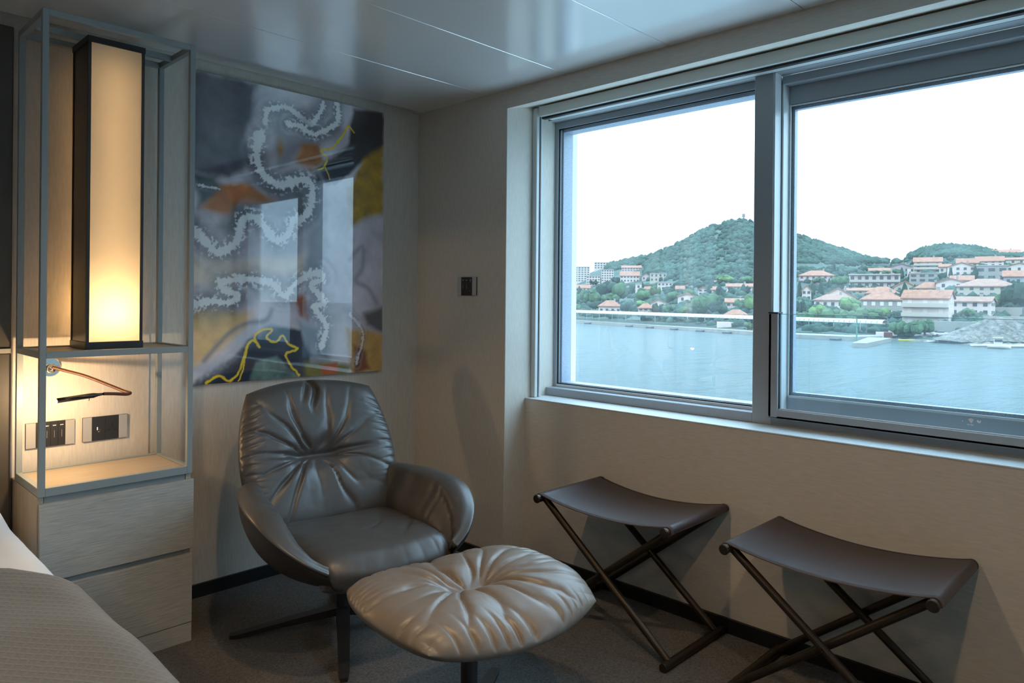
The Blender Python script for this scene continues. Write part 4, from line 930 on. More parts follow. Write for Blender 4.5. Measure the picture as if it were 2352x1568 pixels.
def house(z, x0, x1, yb, ye, yr_, roof, wall, rows, cols_, label, yaw=0, depth=None, tile='roof_tile', ww=1.1, wh=1.3, shut=False, balc=False, deep=0.75, side=False, cat='house', name='house'):
    px0, py_b = z(x0, yb); px1, py_e = z(x1, ye); _, py_r = z(x0, yr_); xc_ = (px0 + px1) / 2
    d = depth or ground_d(xc_, py_b)
    d = min(d, 900)
    B = at_depth(xc_, py_b, d); w = (px1 - px0) / FOC * d / max(0.5, math.cos(math.radians(yaw))) ; he = (py_b - py_e) / FOC * d; hr = (py_b - py_r) / FOC * (d + 0.3 * w) 
    D = max(5.0, w * deep); view = (B - CAM)[:2]; view /= np.linalg.norm(view); cy_, sy_ = math.cos(math.radians(yaw)), math.sin(math.radians(yaw))
    back = np.array([view[0] * cy_ - view[1] * sy_, view[0] * sy_ + view[1] * cy_]); rt = np.array([back[1], -back[0]])
    def Wp(p): return (B[0] + rt[0] * p[0] + back[0] * p[1], B[1] + rt[1] * p[0] + back[1] * p[1], B[2] + p[2])
    HOUSES.append((xc_, (py_b + py_e) / 2, label))
    t = thing(name, tuple(B), label, cat, 'houses of the town across the bay'); h = w / 2; base = -4.0; mw = MAT['wall_' + wall]
    lo = [(-h, 0, base), (h, 0, base), (h, D, base), (-h, D, base), (-h, 0, he), (h, 0, he), (h, D, he), (-h, D, he)]
    F = [(0, 1, 5, 4), (1, 2, 6, 5), (2, 3, 7, 6), (3, 0, 4, 7), (4, 5, 6, 7)]
    ov = 0.45; th_ = 0.28; hr = max(hr, he + 0.5)
    if roof == 'long': lo += [(-h, D / 2, hr), (h, D / 2, hr)]; F = F[:4] + [(4, 7, 8), (5, 9, 6)]
    if roof == 'gable': lo += [(0, 0, hr), (0, D, hr)]; F = F[:4] + [(4, 8, 5), (6, 9, 7)]
    obj('walls', [Wp(p) for p in lo], F, mw, t)
    if roof == 'flat':
        obj('roof', *merge(*[( [Wp(p) for p in box(-h - .25, h + .25, -.25, D + .25, he, he + .35)[0]], box(0, 1, 0, 1, 0, 1)[1])]), MAT['roof_flat'], t)
    else:
        if roof == 'long':
            k = (hr - he) / (D / 2); ze = he - ov * k; top = [(-h - ov, -ov, ze), (h + ov, -ov, ze), (h + ov, D / 2, hr), (-h - ov, D / 2, hr), (h + ov, D + ov, ze), (-h - ov, D + ov, ze)]; FF_ = [(0, 1, 2, 3), (3, 2, 4, 5)]
        elif roof == 'gable':
            k = (hr - he) / h; ze = he - ov * k; top = [(-h - ov, -ov, ze), (0, -ov, hr), (0, D + ov, hr), (-h - ov, D + ov, ze), (h + ov, -ov, ze), (h + ov, D + ov, ze)]; FF_ = [(0, 1, 2, 3), (1, 4, 5, 2)]
        else:
            rl_ = max(0.6, h - D / 2 * 0.9); ze = he - 0.1; top = [(-h - ov, -ov, ze), (h + ov, -ov, ze), (h + ov, D + ov, ze), (-h - ov, D + ov, ze), (-rl_, D / 2, hr), (rl_, D / 2, hr)]; FF_ = [(0, 1, 5, 4), (1, 2, 5), (2, 3, 4, 5), (3, 0, 4)]
        n = len(top); vv = [Wp((p[0], p[1], p[2] + 0.12)) for p in top] + [Wp((p[0], p[1], p[2] - th_)) for p in top]
        ed = {}
        for f in FF_:
            for a_, b_ in zip(f, f[1:] + f[:1]): ed[(a_, b_)] = 1
        rim_ = [(a_, b_, b_ + n, a_ + n) for (a_, b_) in ed if (b_, a_) not in ed]
        obj('roof', vv, FF_ + [tuple(i + n for i in f[::-1]) for f in FF_] + rim_, MAT[tile], t)
        if w > 9: obj('chimney', [Wp(p) for p in box(h * .35, h * .35 + .8, D * .5, D * .5 + .8, hr - 1.2, hr + .9)[0]], box(0, 1, 0, 1, 0, 1)[1], MAT['wall_stone'], t)
    def win(u, v, sw, sh, onside=False):
        me = wm2 if shut else wm
        o = bpy.data.objects.new('window', me); COL.objects.link(o); o.parent = t
        P_ = Wp((u, -0.02, v)) if not onside else Wp((h + 0.02, u, v))
        o.location = tuple(np.array(P_) - B); o.rotation_euler = (0, 0, math.atan2(rt[1], rt[0]) + (PI / 2 if onside else 0)); o.scale = (sw, 1, sh)
    fl_h = he / max(rows, 1)
    for r_ in range(rows):
        for c_ in range(cols_): win(-h + w * (c_ + 0.5) / cols_, fl_h * (r_ + 0.30), min(ww, w / cols_ * 0.6), min(wh, fl_h * 0.5))
        if side: 
            for u in (D * .3, D * .7): win(u, fl_h * (r_ + 0.35), 0.9, min(1.1, fl_h * .4), True)
        if balc and r_ < rows:
            obj('balcony_slab', [Wp(p) for p in box(-h, h, -1.3, -0.01, fl_h * (r_ + 1) - .2, fl_h * (r_ + 1))[0]], box(0, 1, 0, 1, 0, 1)[1], MAT['balcony'], t) if r_ < rows - 1 or roof == 'flat' else None
            if r_ > 0: obj('balcony_rail', [Wp(p) for p in box(-h, h, -1.32, -1.24, fl_h * r_, fl_h * r_ + 0.95)[0]], box(0, 1, 0, 1, 0, 1)[1], MAT['balcony'], t)
    return t
Z6 = lambda x, y: (1800 + x / 4.261, 520 + y / 4.261)
Z5 = lambda x, y: (1300 + x / 4.61, 460 + y / 4.61)
ap_ = dict(cat='building', name='apartment_building')
# right-hand window, roughly back to front
house(Z6, 2030, 2290, 290, 255, 222, 'long', 'white', 1, 4, 'topmost white house with red roof on the right skyline')
house(Z6, 2150, 2420, 370, 322, 300, 'long', 'cream', 1, 4, 'cream long-roofed house below the topmost skyline house')
house(Z6, 1900, 2130, 390, 335, 290, 'long', 'white', 2, 4, 'white two-storey house with loggias high on the right slope')
house(Z6, 1710, 1890, 410, 352, 310, 'long', 'cream', 1, 3, 'cream red-roofed house high up, right of the tall apartment block')
house(Z6, 2190, 2420, 445, 388, 355, 'gable', 'white', 1, 3, 'white gabled house at the right edge, high on the slope')
house(Z6, 1290, 1530, 455, 342, 300, 'long', 'cream', 3, 3, 'tall cream apartment block with red roof standing against the hill', balc=True, **ap_)
house(Z6, 1060, 1240, 455, 392, 362, 'gable', 'mauve', 1, 2, 'mauve gabled house left of the tall apartment block')
house(Z6, 830, 1030, 462, 432, 405, 'long', 'white', 1, 3, 'low white house with red roof just above the terraced flats')
house(Z6, 1220, 1390, 455, 405, 390, 'flat', 'white', 1, 2, 'flat white building at the foot of the tall apartment block', **ap_)
house(Z6, 1620, 1860, 485, 392, 350, 'gable', 'white', 2, 4, 'wide white gabled house with red roof mid-slope at right')
house(Z6, 1530, 1625, 460, 390, 366, 'long', 'cream', 1, 2, 'narrow cream house between the apartment block and the wide gabled house')
house(Z6, 1900, 2170, 535, 385, 372, 'flat', 'grey', 2, 3, 'grey modern flats with ribbon windows on the right slope', ww=4.0, **ap_)
house(Z6, 1250, 1550, 550, 460, 450, 'flat', 'grey', 2, 4, 'grey flat-roofed flats in the middle of the slope', ww=2.2, **ap_)
house(Z6, 160, 480, 565, 478, 430, 'hip', 'pink', 2, 6, 'pale pink hip-roofed house beside the window mullion')
house(Z6, 660, 1110, 610, 470, 462, 'flat', 'white', 2, 7, 'long white terraced flats with recessed balconies', balc=True, ww=1.6, wh=1.8, **ap_)
house(Z6, 2175, 2420, 575, 482, 430, 'long', 'blue', 1, 3, 'blue-grey house with bright red roof at the right edge')
house(Z6, 1510, 1760, 615, 545, 506, 'gable', 'white', 1, 2, 'plain white gabled house right of centre')
house(Z6, 1650, 1840, 560, 520, 480, 'long', 'cream', 1, 3, 'small cream house with red roof behind the plain gabled house')
house(Z6, 1300, 1550, 640, 602, 546, 'hip', 'white', 1, 4, 'low white house with broad red hip roof')
house(Z6, 1090, 1285, 635, 590, 532, 'gable', 'beige', 1, 2, 'small beige gabled house beside a tall cypress')
house(Z6, 610, 890, 660, 625, 600, 'long', 'beige', 1, 5, 'long low beige house with orange roof')
house(Z6, 820, 1110, 690, 652, 590, 'hip', 'beige', 1, 4, 'beige house with peaked orange roof below the terraced flats')
house(Z6, 1735, 2240, 695, 582, 512, 'hip', 'beige', 2, 6, 'wide beige villa with large brown-red hip roof on the right', tile='roof_pale')
house(Z6, 180, 265, 725, 622, 572, 'gable', 'white', 2, 2, 'narrow white house with red roof near the mullion')
house(Z6, 370, 690, 775, 692, 602, 'gable', 'white', 1, 2, 'large plain white gable end left of the stone house')
house(Z6, 310, 650, 800, 718, 666, 'hip', 'white', 1, 5, 'low white house with shallow red hip roof behind the shore trees', tile='roof_pale')
house(Z6, 775, 1145, 890, 712, 640, 'hip', 'stone', 2, 5, 'grey stone villa with arched windows and red roof', shut=True)
house(Z6, 1185, 1580, 965, 692, 626, 'long', 'white', 3, 3, 'large white three-storey house with balconies near the shore', yaw=-14, balc=True, shut=True, wh=1.9, side=True, deep=0.5)
house(Z6, 1650, 1990, 880, 727, 690, 'long', 'white', 2, 4, 'white two-storey annex right of the large shore house', yaw=-14, tile='roof_pale', side=True, deep=0.45)
# left-hand window
house(Z5, 95, 250, 862, 705, 700, 'flat', 'white', 7, 5, 'white high-rise block at the far left of the bay', ww=1.8, **ap_)
house(Z5, 300, 480, 725, 658, 650, 'flat', 'white', 3, 6, 'pale hotel block on the crest left of the hill', ww=2.2, **ap_)
house(Z5, 375, 505, 862, 735, 730, 'flat', 'white', 5, 5, 'white block of flats right of the high-rise', ww=1.6, **ap_)
house(Z5, 215, 362, 905, 802, 795, 'flat', 'white', 4, 5, 'lower white block in front of the high-rise', ww=1.6, **ap_)
house(Z5, 590, 795, 752, 712, 688, 'long', 'pink', 2, 7, 'long pinkish building at the foot of the hill slope', **ap_)
house(Z5, 575, 775, 870, 795, 752, 'long', 'white', 2, 6, 'white building with stepped red roof below the long pinkish one', **ap_)
house(Z5, 805, 885, 850, 800, 770, 'gable', 'pink', 1, 2, 'small pink gabled house at the hill foot')
house(Z5, 890, 1065, 862, 775, 752, 'flat', 'beige', 2, 4, 'beige flat-roofed building at the hill foot', **ap_)
house(Z5, 970, 1125, 950, 872, 862, 'flat', 'white', 2, 4, 'bright white flat-roofed building in the middle of the left view', **ap_)
house(Z5, 735, 800, 1000, 885, 880, 'flat', 'white', 2, 1, 'narrow white slab of a building between dark trees', **ap_)
house(Z5, 95, 255, 968, 925, 893, 'long', 'pink', 1, 4, 'low house with red roof at the left window edge')
house(Z5, 560, 690, 1005, 978, 970, 'flat', 'white', 1, 3, 'low white flat roof among the left trees', **ap_)
house(Z5, 830, 905, 960, 938, 912, 'long', 'cream', 1, 2, 'tiny house with orange roof beside a cypress')
house(Z5, 1165, 1250, 970, 935, 905, 'long', 'pink', 1, 2, 'small pinkish house right of the bright white building')
house(Z5, 1400, 1500, 1005, 940, 912, 'gable', 'white', 2, 2, 'white gabled house with two round windows under the rock face')
house(Z5, 1542, 1592, 995, 940, 912, 'long', 'cream', 2, 1, 'narrow cream house between tall cypresses')
house(Z5, 1705, 1965, 955, 910, 880, 'long', 'white', 1, 5, 'long white house with red roof under the hill near the mullion')
house(Z5, 1580, 1655, 885, 865, 850, 'long', 'cream', 1, 2, 'tiny cream house highest on the hill foot')
house(Z5, 1185, 1378, 1080, 1015, 985, 'gable', 'white', 1, 2, 'plain white gable end in the middle of the left view')
house(Z5, 900, 1062, 1145, 1085, 1045, 'gable', 'white', 1, 2, 'white gabled shed behind the shore house')
house(Z5, 1695, 1930, 1135, 1075, 1040, 'long', 'cream', 1, 4, 'cream house with orange roof beside the palm')
house(Z5, 345, 582, 1205, 1118, 1062, 'hip', 'white', 1, 4, 'white warehouse with red hip roof on the left shore')
house(Z5, 765, 925, 1215, 1138, 1092, 'hip', 'cream', 2, 3, 'cream two-storey shore house with orange hip roof')
house(Z5, 1690, 1912, 1262, 1208, 1160, 'hip', 'red', 1, 4, 'dark red house with orange roof on the shore near the mullion')

# ------------------------------------------------------------------ trees
mat('leaf_mid', (0.055, 0.092, 0.042), 0.9, spec=0.15, noise=(0.8, 0.45)); mat('leaf_light', (0.085, 0.135, 0.045), 0.9, spec=0.15, noise=(0.8, 0.4)); mat('leaf_dark', (0.026, 0.044, 0.030), 0.9, spec=0.15, noise=(0.9, 0.4)); mat('bark', (0.10, 0.08, 0.06), 0.9)
def lumpy(seed, n):
    r_ = np.random.default_rng(seed); b0, f0 = ico(2); b0 = np.array(b0); VV = []; FF_ = []
    for k in range(n):
        c = r_.normal(0, 0.45, 3); c[2] = abs(c[2]) * 0.8 - 0.1; s = r_.uniform(0.42, 0.68); q = c + b0 * s * r_.uniform(0.82, 1.18, (len(b0), 1))
        FF_ += [tuple(i + len(VV) * len(b0) for i in f) for f in f0]; VV.append(q)
    A = np.concatenate(VV); A /= np.abs(A).max(0); return A, FF_
LUMP = {}
for mk_ in ('leaf_mid', 'leaf_light', 'leaf_dark'):
    for s_ in range(3):
        A, Fq = lumpy(s_ + 3, 9); me = bpy.data.meshes.new('foliage'); me.from_pydata(A.tolist(), [], Fq); me.materials.append(MAT[mk_]); LUMP[(mk_, s_)] = me
def cyp(seed):
    r_ = np.random.default_rng(seed); n = 11; prof = [(0.30, 0), (0.85, 0.08), (1.0, 0.25), (0.92, 0.45), (0.72, 0.65), (0.45, 0.83), (0.18, 0.95), (0.02, 1.0)]; VV = []
    for rad, h in prof:
        for j in range(n): a_ = 2 * PI * j / n; q = rad * r_.uniform(0.75, 1.15); VV.append((q * math.cos(a_), q * math.sin(a_), h))
    F_ = [(i * n + j, i * n + (j + 1) % n, (i + 1) * n + (j + 1) % n, (i + 1) * n + j) for i in range(len(prof) - 1) for j in range(n)]
    F_ += [tuple(range(n - 1, -1, -1)), tuple((len(prof) - 1) * n + j for j in range(n))]
    me = bpy.data.meshes.new('foliage'); me.from_pydata(VV, [], F_); me.materials.append(MAT['leaf_dark']); return me
CYP = [cyp(k) for k in range(3)]
tv, tf_ = tube([(0, 0, 0), (0, 0, 1)], 1.0, 6); trunk_me = bpy.data.meshes.new('trunk'); trunk_me.from_pydata(tv, [], tf_); trunk_me.materials.append(MAT['bark'])
TR = np.random.default_rng(21)
def part(me, t, nm, loc, sc, rz=0):
    o = bpy.data.objects.new(nm, me); COL.objects.link(o); o.parent = t; o.location = loc; o.scale = sc; o.rotation_euler = (0, 0, rz); return o
def cypress(z, x, yb, yt, hw, where):
    px_, pb = z(x, yb); _, pt = z(x, yt); sc_ = 4.261 if z is Z6 else 4.61; d = min(ground_d(px_, pb), 640); B = at_depth(px_, pb, d); h = (pb - pt) / FOC * d; r_ = hw / sc_ / FOC * d
    t = thing('cypress_tree', tuple(B), beside(px_, (pb + pt) / 2, 'tall' if h > 11 else 'short', 'dark narrow', 'cypress'), 'tree', 'cypresses ' + where)
    part(trunk_me, t, 'trunk', (0, 0, -1.5), (0.2, 0.2, 1.5 + h * 0.08)); part(CYP[TR.integers(3)], t, 'foliage', (0, 0, h * 0.03), (r_, r_, h * 0.97), TR.uniform(0, 6))
def tree(z, cx, cy_, rx, ry, kind, where):
    px_, pc = z(cx, cy_); sc_ = 4.261 if z is Z6 else 4.61; pb = pc + ry / sc_; d = min(ground_d(px_, min(pb, itp(SHORE, px_) - 8)), 620); rW = rx / sc_ / FOC * d; rH = ry / sc_ / FOC * d
    B = at_depth(px_, pb, d); t = thing('broadleaf_tree', tuple(B), beside(px_, pc, 'large' if rW > 4.6 else ('broad' if rx > 1.5 * ry else 'small'), dict(leaf_mid='mid green', leaf_light='bright green', leaf_dark='dark green')[kind], 'bushy tree'), 'tree', kind.replace('leaf_', '') + ' trees ' + where)
    part(trunk_me, t, 'trunk', (0, 0, -1.0), (0.25, 0.25, 1.0 + rH * 0.8)); part(LUMP[(kind, int(TR.integers(3)))], t, 'foliage', (0, 0, rH), (rW, rW, rH * 1.05), TR.uniform(0, 6))
WR, WL = 'among the houses in the right-hand view', 'among the houses in the left-hand view'
for a_ in [(155, 720, 520, 25), (285, 690, 540, 25), (365, 690, 520, 25), (445, 612, 500, 20), (495, 470, 360, 16), (530, 470, 400, 16), (1050, 440, 345, 14), (1155, 520, 395, 22), (1235, 520, 440, 18), (1180, 790, 540, 42), (1635, 505, 395, 18), (1875, 520, 380, 28), (1930, 505, 440, 14), (1285, 615, 560, 12)]: cypress(Z6, *a_, WR)
for a_ in [(1520, 1000, 870, 35), (1620, 1030, 890, 45), (1660, 1040, 930, 35), (1750, 1000, 910, 40), (1880, 985, 880, 35), (1920, 985, 900, 30), (810, 965, 860, 22), (960, 930, 870, 14), (600, 870, 810, 15), (365, 880, 810, 14), (690, 1010, 890, 40), (140, 1020, 900, 22), (165, 1030, 930, 18)]: cypress(Z5, *a_, WL)
for a_ in [(350, 530, 75, 38, 'leaf_mid'), (560, 545, 80, 60, 'leaf_mid'), (780, 425, 42, 40, 'leaf_dark'), (640, 500, 40, 52, 'leaf_dark'), (1100, 445, 40, 32, 'leaf_mid'), (1000, 455, 50, 28, 'leaf_mid'), (880, 455, 60, 25, 'leaf_dark'), (1560, 490, 35, 40, 'leaf_dark'), (170, 800, 60, 90, 'leaf_dark'), (640, 790, 110, 95, 'leaf_light'), (1680, 650, 50, 30, 'leaf_mid'), (1700, 890, 60, 45, 'leaf_dark'), (1800, 850, 85, 55, 'leaf_mid'), (2120, 735, 115, 85, 'leaf_mid'), (2290, 700, 140, 150, 'leaf_dark'), (2220, 800, 85, 55, 'leaf_dark'), (1120, 570, 40, 30, 'leaf_mid')]: tree(Z6, *a_, WR)
SH = 'along the shore in the right-hand view'
for a_ in [(350, 850, 120, 85, 'leaf_light'), (230, 900, 90, 70, 'leaf_mid'), (480, 890, 120, 85, 'leaf_mid'), (640, 900, 110, 80, 'leaf_mid'), (820, 870, 120, 75, 'leaf_mid'), (950, 860, 100, 65, 'leaf_light'), (1100, 880, 75, 55, 'leaf_dark'), (1120, 1005, 100, 85, 'leaf_mid'), (1250, 1000, 120, 85, 'leaf_mid'), (1380, 985, 95, 85, 'leaf_mid'), (1190, 1060, 80, 40, 'leaf_dark'), (1690, 985, 40, 35, 'leaf_mid'), (1900, 955, 100, 38, 'leaf_mid'), (2050, 950, 90, 30, 'leaf_mid')]: tree(Z6, *a_, SH)
for a_ in [(160, 1050, 100, 75, 'leaf_mid'), (270, 1030, 110, 95, 'leaf_mid'), (420, 945, 120, 90, 'leaf_dark'), (560, 970, 100, 115, 'leaf_mid'), (450, 1040, 110, 60, 'leaf_mid'), (830, 1000, 95, 75, 'leaf_mid'), (930, 960, 60, 60, 'leaf_mid'), (1120, 1020, 80, 60, 'leaf_mid'), (1700, 835, 90, 45, 'leaf_light'), (1900, 845, 90, 45, 'leaf_mid'), (1300, 1000, 70, 60, 'leaf_mid'), (1430, 900, 60, 40, 'leaf_dark'), (300, 870, 50, 30, 'leaf_dark'), (530, 850, 60, 40, 'leaf_dark')]: tree(Z5, *a_, WL)
SL = 'along the shore in the left-hand view'
for a_ in [(130, 1140, 60, 45, 'leaf_mid'), (320, 1120, 70, 55, 'leaf_dark'), (650, 1140, 70, 65, 'leaf_dark'), (800, 1110, 80, 45, 'leaf_light'), (945, 1150, 55, 65, 'leaf_dark'), (1080, 1150, 60, 60, 'leaf_mid'), (1390, 1130, 90, 90, 'leaf_mid'), (1490, 1110, 140, 120, 'leaf_mid'), (1620, 1150, 95, 80, 'leaf_dark'), (1850, 1110, 70, 65, 'leaf_mid'), (1945, 1090, 60, 95, 'leaf_light'), (1250, 1180, 80, 50, 'leaf_mid'), (1920, 1330, 50, 40, 'leaf_mid')]: tree(Z5, *a_, SL)

# ------------------------------------------------------------------ quay, covered walkway, boats and yard
mat('concrete', (0.245, 0.216, 0.187), 0.9, spec=0.2, noise=(0.8, 0.12)); mat('wet_concrete', (0.05, 0.055, 0.06), 0.5); mat('canopy_white', (0.465, 0.375, 0.330), 0.6); mat('canopy_frame', (0.30, 0.30, 0.30), 0.6)
mat('boat_white', (0.495, 0.390, 0.330), 0.4); mat('boat_yellow', (0.55, 0.42, 0.06), 0.5); mat('rust_orange', (0.42, 0.13, 0.06), 0.7); mat('gravel', (0.150, 0.120, 0.098), 0.95, noise=(0.9, 0.5), bump=(1.6, 1.0, 0.8)); mat('green_pole', (0.05, 0.16, 0.10), 0.6)
def wl(x, off=0.0, dz=0.0):       # point on the waterline
    p = at_depth(x, itp(SHORE, x), shore_d(x) + off); p[2] = SEA + dz; return p
qx = list(range(960, 2052, 26)); V = []
for x in qx:
    for off, dz in ((-0.6, -1.0), (-0.6, 1.0), (7.0, 1.05), (7.0, -1.0)): V.append(wl(x, off, dz))
F = [(i * 4 + j, (i + 1) * 4 + j, (i + 1) * 4 + (j + 1) % 4, i * 4 + (j + 1) % 4) for i in range(len(qx) - 1) for j in range(4)]
q_ = obj('quay', V, F, MAT['concrete'], None, origin=wl(1500)); fix_normals(q_); tag(q_, 'long concrete quay along the far shore', 'quay')
for k, x in enumerate([1352, 1447, 1495, 1550, 1610, 1672, 1920]):
    p = wl(x, -1.6); t = obj('fender_block', *box(p[0] - 1.5, p[0] + 1.5, p[1] - 1.0, p[1] + 1.0, SEA - 0.3, SEA + 0.45), MAT['wet_concrete'])
    tag(t, ['leftmost', 'second', 'third', 'fourth', 'fifth', 'sixth', 'rightmost'][k] + ' dark fender block from the left at the foot of the quay', 'fender', 'fender blocks along the quay')
# floating pier
a0, a1, a2, a3 = [np.array(on(x, y, 2, SEA + 0.9)) for x, y in ((1957, 787), (1990, 788), (2047, 776), (1995, 774))]
V = [tuple(p) for p in (a0, a1, a2, a3)]; V += [(p[0], p[1], SEA - 0.2) for p in V]
pr = thing('floating_pier', tuple(np.mean(V, 0) - [0, 0, 0.5]), 'pale concrete floating pier beside the end of the covered walkway', 'pier')
o = obj('deck', V, [(0, 1, 2, 3), (0, 4, 5, 1), (1, 5, 6, 2), (2, 6, 7, 3), (3, 7, 4, 0)], MAT['concrete'], pr); fix_normals(o)
pp = np.array(a0) * 0.75 + np.array(a3) * 0.25; obj('beacon_pole', *tube([pp, pp + [0, 0, 5.0]], 0.16, 8), MAT['green_pole'], pr)
# covered walkway on the quay
cA = np.array(wl(1090, 4.0, 4.0)); cB = np.array(wl(2040, 4.0, 4.0)); Lc = np.linalg.norm(cB - cA); cd = (cB - cA) / Lc; cs = np.array([-cd[1], cd[0], 0.0])
cw = thing('covered_walkway', tuple((cA + cB) / 2 - [0, 0, 3.0]), 'long white ribbed canopy of the covered walkway on the quay', 'walkway')
pitch = 1.55; nseg = int(Lc / pitch); arc = []
for k in range(7): an = PI * k / 6; arc.append((1.55 * math.cos(an), 1.0 * math.sin(an)))
V = []
for s_ in (0.0, pitch * 0.9):
    for a_, h_ in arc: V.append(cd * s_ + cs * a_ + np.array([0, 0, h_]))
    for a_, h_ in arc: V.append(cd * s_ + cs * a_ * 0.95 + np.array([0, 0, h_ * 0.93 - 0.02]))
F = [(j, j + 1, 14 + j + 1, 14 + j) for j in range(6)] + [(7 + j + 1, 7 + j, 21 + j, 21 + j + 1) for j in range(6)] + [(j + 1, j, 7 + j, 8 + j) for j in range(6)] + [(14 + j, 15 + j, 22 + j, 21 + j) for j in range(6)] + [(0, 14, 21, 7), (6, 13, 27, 20)]
pm_ = bpy.data.meshes.new('canopy_panel'); pm_.from_pydata([tuple(v) for v in V], [], F); pm_.materials.append(MAT['canopy_white'])
for k in range(nseg): part(pm_, cw, 'canopy_panel', tuple(cA + cd * pitch * k - ORG[cw]), (1, 1, 1))
for s_ in (-1.5, 1.5): obj('canopy_beam', *tube([cA + cs * s_ - [0, 0, 0.05], cB + cs * s_ - [0, 0, 0.05]], 0.10, 6), MAT['canopy_frame'], cw)
tv, tf_ = tube([(0, 0, 0), (0, 0, 3.05)], 0.09, 6); po_ = bpy.data.meshes.new('post'); po_.from_pydata(tv, [], tf_); po_.materials.append(MAT['canopy_frame'])
for k in range(0, nseg + 1, 5):
    for s_ in (-1.5, 1.5): part(po_, cw, 'post', tuple(cA + cd * pitch * k + cs * s_ - [0, 0, 3.0] - ORG[cw]), (1, 1, 1))
# kiosk under the end of the walkway
def blk(name, z, x0, x1, yb, yt, dpt, mt, lab, cat, d=None, grp=None):
    px0, pb = z(x0, yb); px1, pt = z(x1, yt); d = d or ground_d((px0 + px1) / 2, pb); B = at_depth((px0 + px1) / 2, pb, d); w = (px1 - px0) / FOC * d; h = (pb - pt) / FOC * d
    vw = (B - CAM)[:2]; vw /= np.linalg.norm(vw); rt = np.array([vw[1], -vw[0]])
    V, F = box(-w / 2, w / 2, 0, dpt, -0.3, h); V = [(B[0] + rt[0] * p[0] + vw[0] * p[1], B[1] + rt[1] * p[0] + vw[1] * p[1], B[2] + p[2]) for p in V]
    return V, F, B
V, F, B = blk('kiosk', Z6, 905, 975, 1082, 1035, 3, None, '', ''); V2, F2, _ = blk('kiosk', Z6, 975, 1060, 1085, 1038, 3, None, '', '')
ki = thing('kiosk', tuple(B), 'small white and dark red kiosk under the walkway end', 'kiosk'); obj('white_side', V, F, MAT['wall_white'], ki); obj('red_side', V2, F2, MAT['wall_red'], ki)
V, F, B = blk('w', Z5, 1600, 1770, 1345, 1290, 4, None, '', ''); t = thing('waiting_room', tuple(B), 'low white waiting room behind the walkway posts near the mullion', 'building'); obj('walls', V, F, MAT['wall_white'], t)
V, F, B = blk('w', Z5, 1615, 1650, 1340, 1300, 0.3, None, '', ''); obj('doorway', [tuple(np.array(p) - (np.array(B) - CAM) / np.linalg.norm(np.array(B) - CAM) * 0.5) for p in V], F, MAT['pane_dark'], t)
# retaining walls of the yard
for x0, x1, yb, yt, lab in [(1500, 1850, 1035, 930, 'grey concrete retaining wall below the large white shore house'), (1990, 2420, 965, 880, 'grey retaining wall at the right edge above the gravel heap'), (2000, 2300, 880, 790, 'rough stone terrace wall under the right-hand trees')]:
    V, F, B = blk('w', Z6, x0, x1, yb, yt, 2.0, None, '', ''); tag(obj('retaining_wall', V, F, MAT['wall_stone'], None, origin=B), lab, 'wall')
# shore strip and gravel heap
V = []
xs_ = list(range(2040, 2700, 12))
for x in xs_:
    j = 0.6 * math.sin(x * 0.7)
    for off, dz in ((-2.5 + j, -0.4), (0.5 + j, 0.35), (5, 1.0), (12, 1.9)): V.append(wl(x, off, dz + 0.15 * math.sin(x * 1.3 + off)))
st_ = obj('shingle_shore', V, grid_faces(len(xs_), 4), MAT['gravel'], None, True, origin=wl(2250)); fix_normals(st_); tag(st_, 'pale shingle shore at the right of the bay', 'shore', kind='structure')
gp_ = np.array(at_depth(*Z6(2110, 1100), ground_d(*Z6(2110, 1085)) - 2)); n = 26; V = [(gp_[0], gp_[1], gp_[2] + 5.2)]; rg_ = np.random.default_rng(4)
rt_ = np.array([RGT[0], RGT[1], 0])
for k, (f, h) in enumerate(((0.2, 4.6), (0.45, 3.0), (0.7, 1.5), (1.0, -0.5))):
    for j in range(n): a_ = 2 * PI * j / n; q = gp_ + rt_ * math.cos(a_) * 15.5 * f + FWD * math.sin(a_) * 6 * f; V.append((q[0] + rg_.uniform(-.3, .3), q[1] + rg_.uniform(-.3, .3), gp_[2] + h + rg_.uniform(-.35, .35)))
F = [(0, 1 + j, 1 + (j + 1) % n) for j in range(n)] + [(1 + k * n + j, 1 + (k + 1) * n + j, 1 + (k + 1) * n + (j + 1) % n, 1 + k * n + (j + 1) % n) for k in range(3) for j in range(n)]
g_ = obj('gravel_heap', V, F, MAT['gravel'], None, True, origin=gp_); fix_normals(g_); tag(g_, 'large pale heap of gravel on the right shore', 'gravel heap')
# excavator behind the heap
e0 = np.array(at_depth(*Z6(2300, 1040), shore_d(2340) + 16)); ex = thing('excavator', tuple(e0 - [0, 0, 1.0]), 'rust orange excavator with raised boom behind the gravel heap', 'excavator')
kx = lambda x, y: np.array(at_depth(*Z6(x, y), shore_d(2340) + 16))
obj('boom', *tube([kx(2300, 1040), kx(2250, 985), kx(2222, 920)], [0.45, 0.40, 0.28], 6), MAT['rust_orange'], ex); obj('stick', *tube([kx(2222, 920), kx(2208, 1000)], [0.26, 0.18], 6), MAT['rust_orange'], ex)
c0 = kx(2330, 1060); obj('cab', *box(c0[0] - 1.6, c0[0] + 1.6, c0[1] - 1.4, c0[1] + 1.4, c0[2] - 0.6, c0[2] + 2.2, 0.15), MAT['rust_orange'], ex); obj('track', *box(c0[0] - 2, c0[0] + 2, c0[1] - 1.5, c0[1] + 1.5, c0[2] - 1.6, c0[2] - 0.6, 0.25), MAT['pane_dark'], ex)
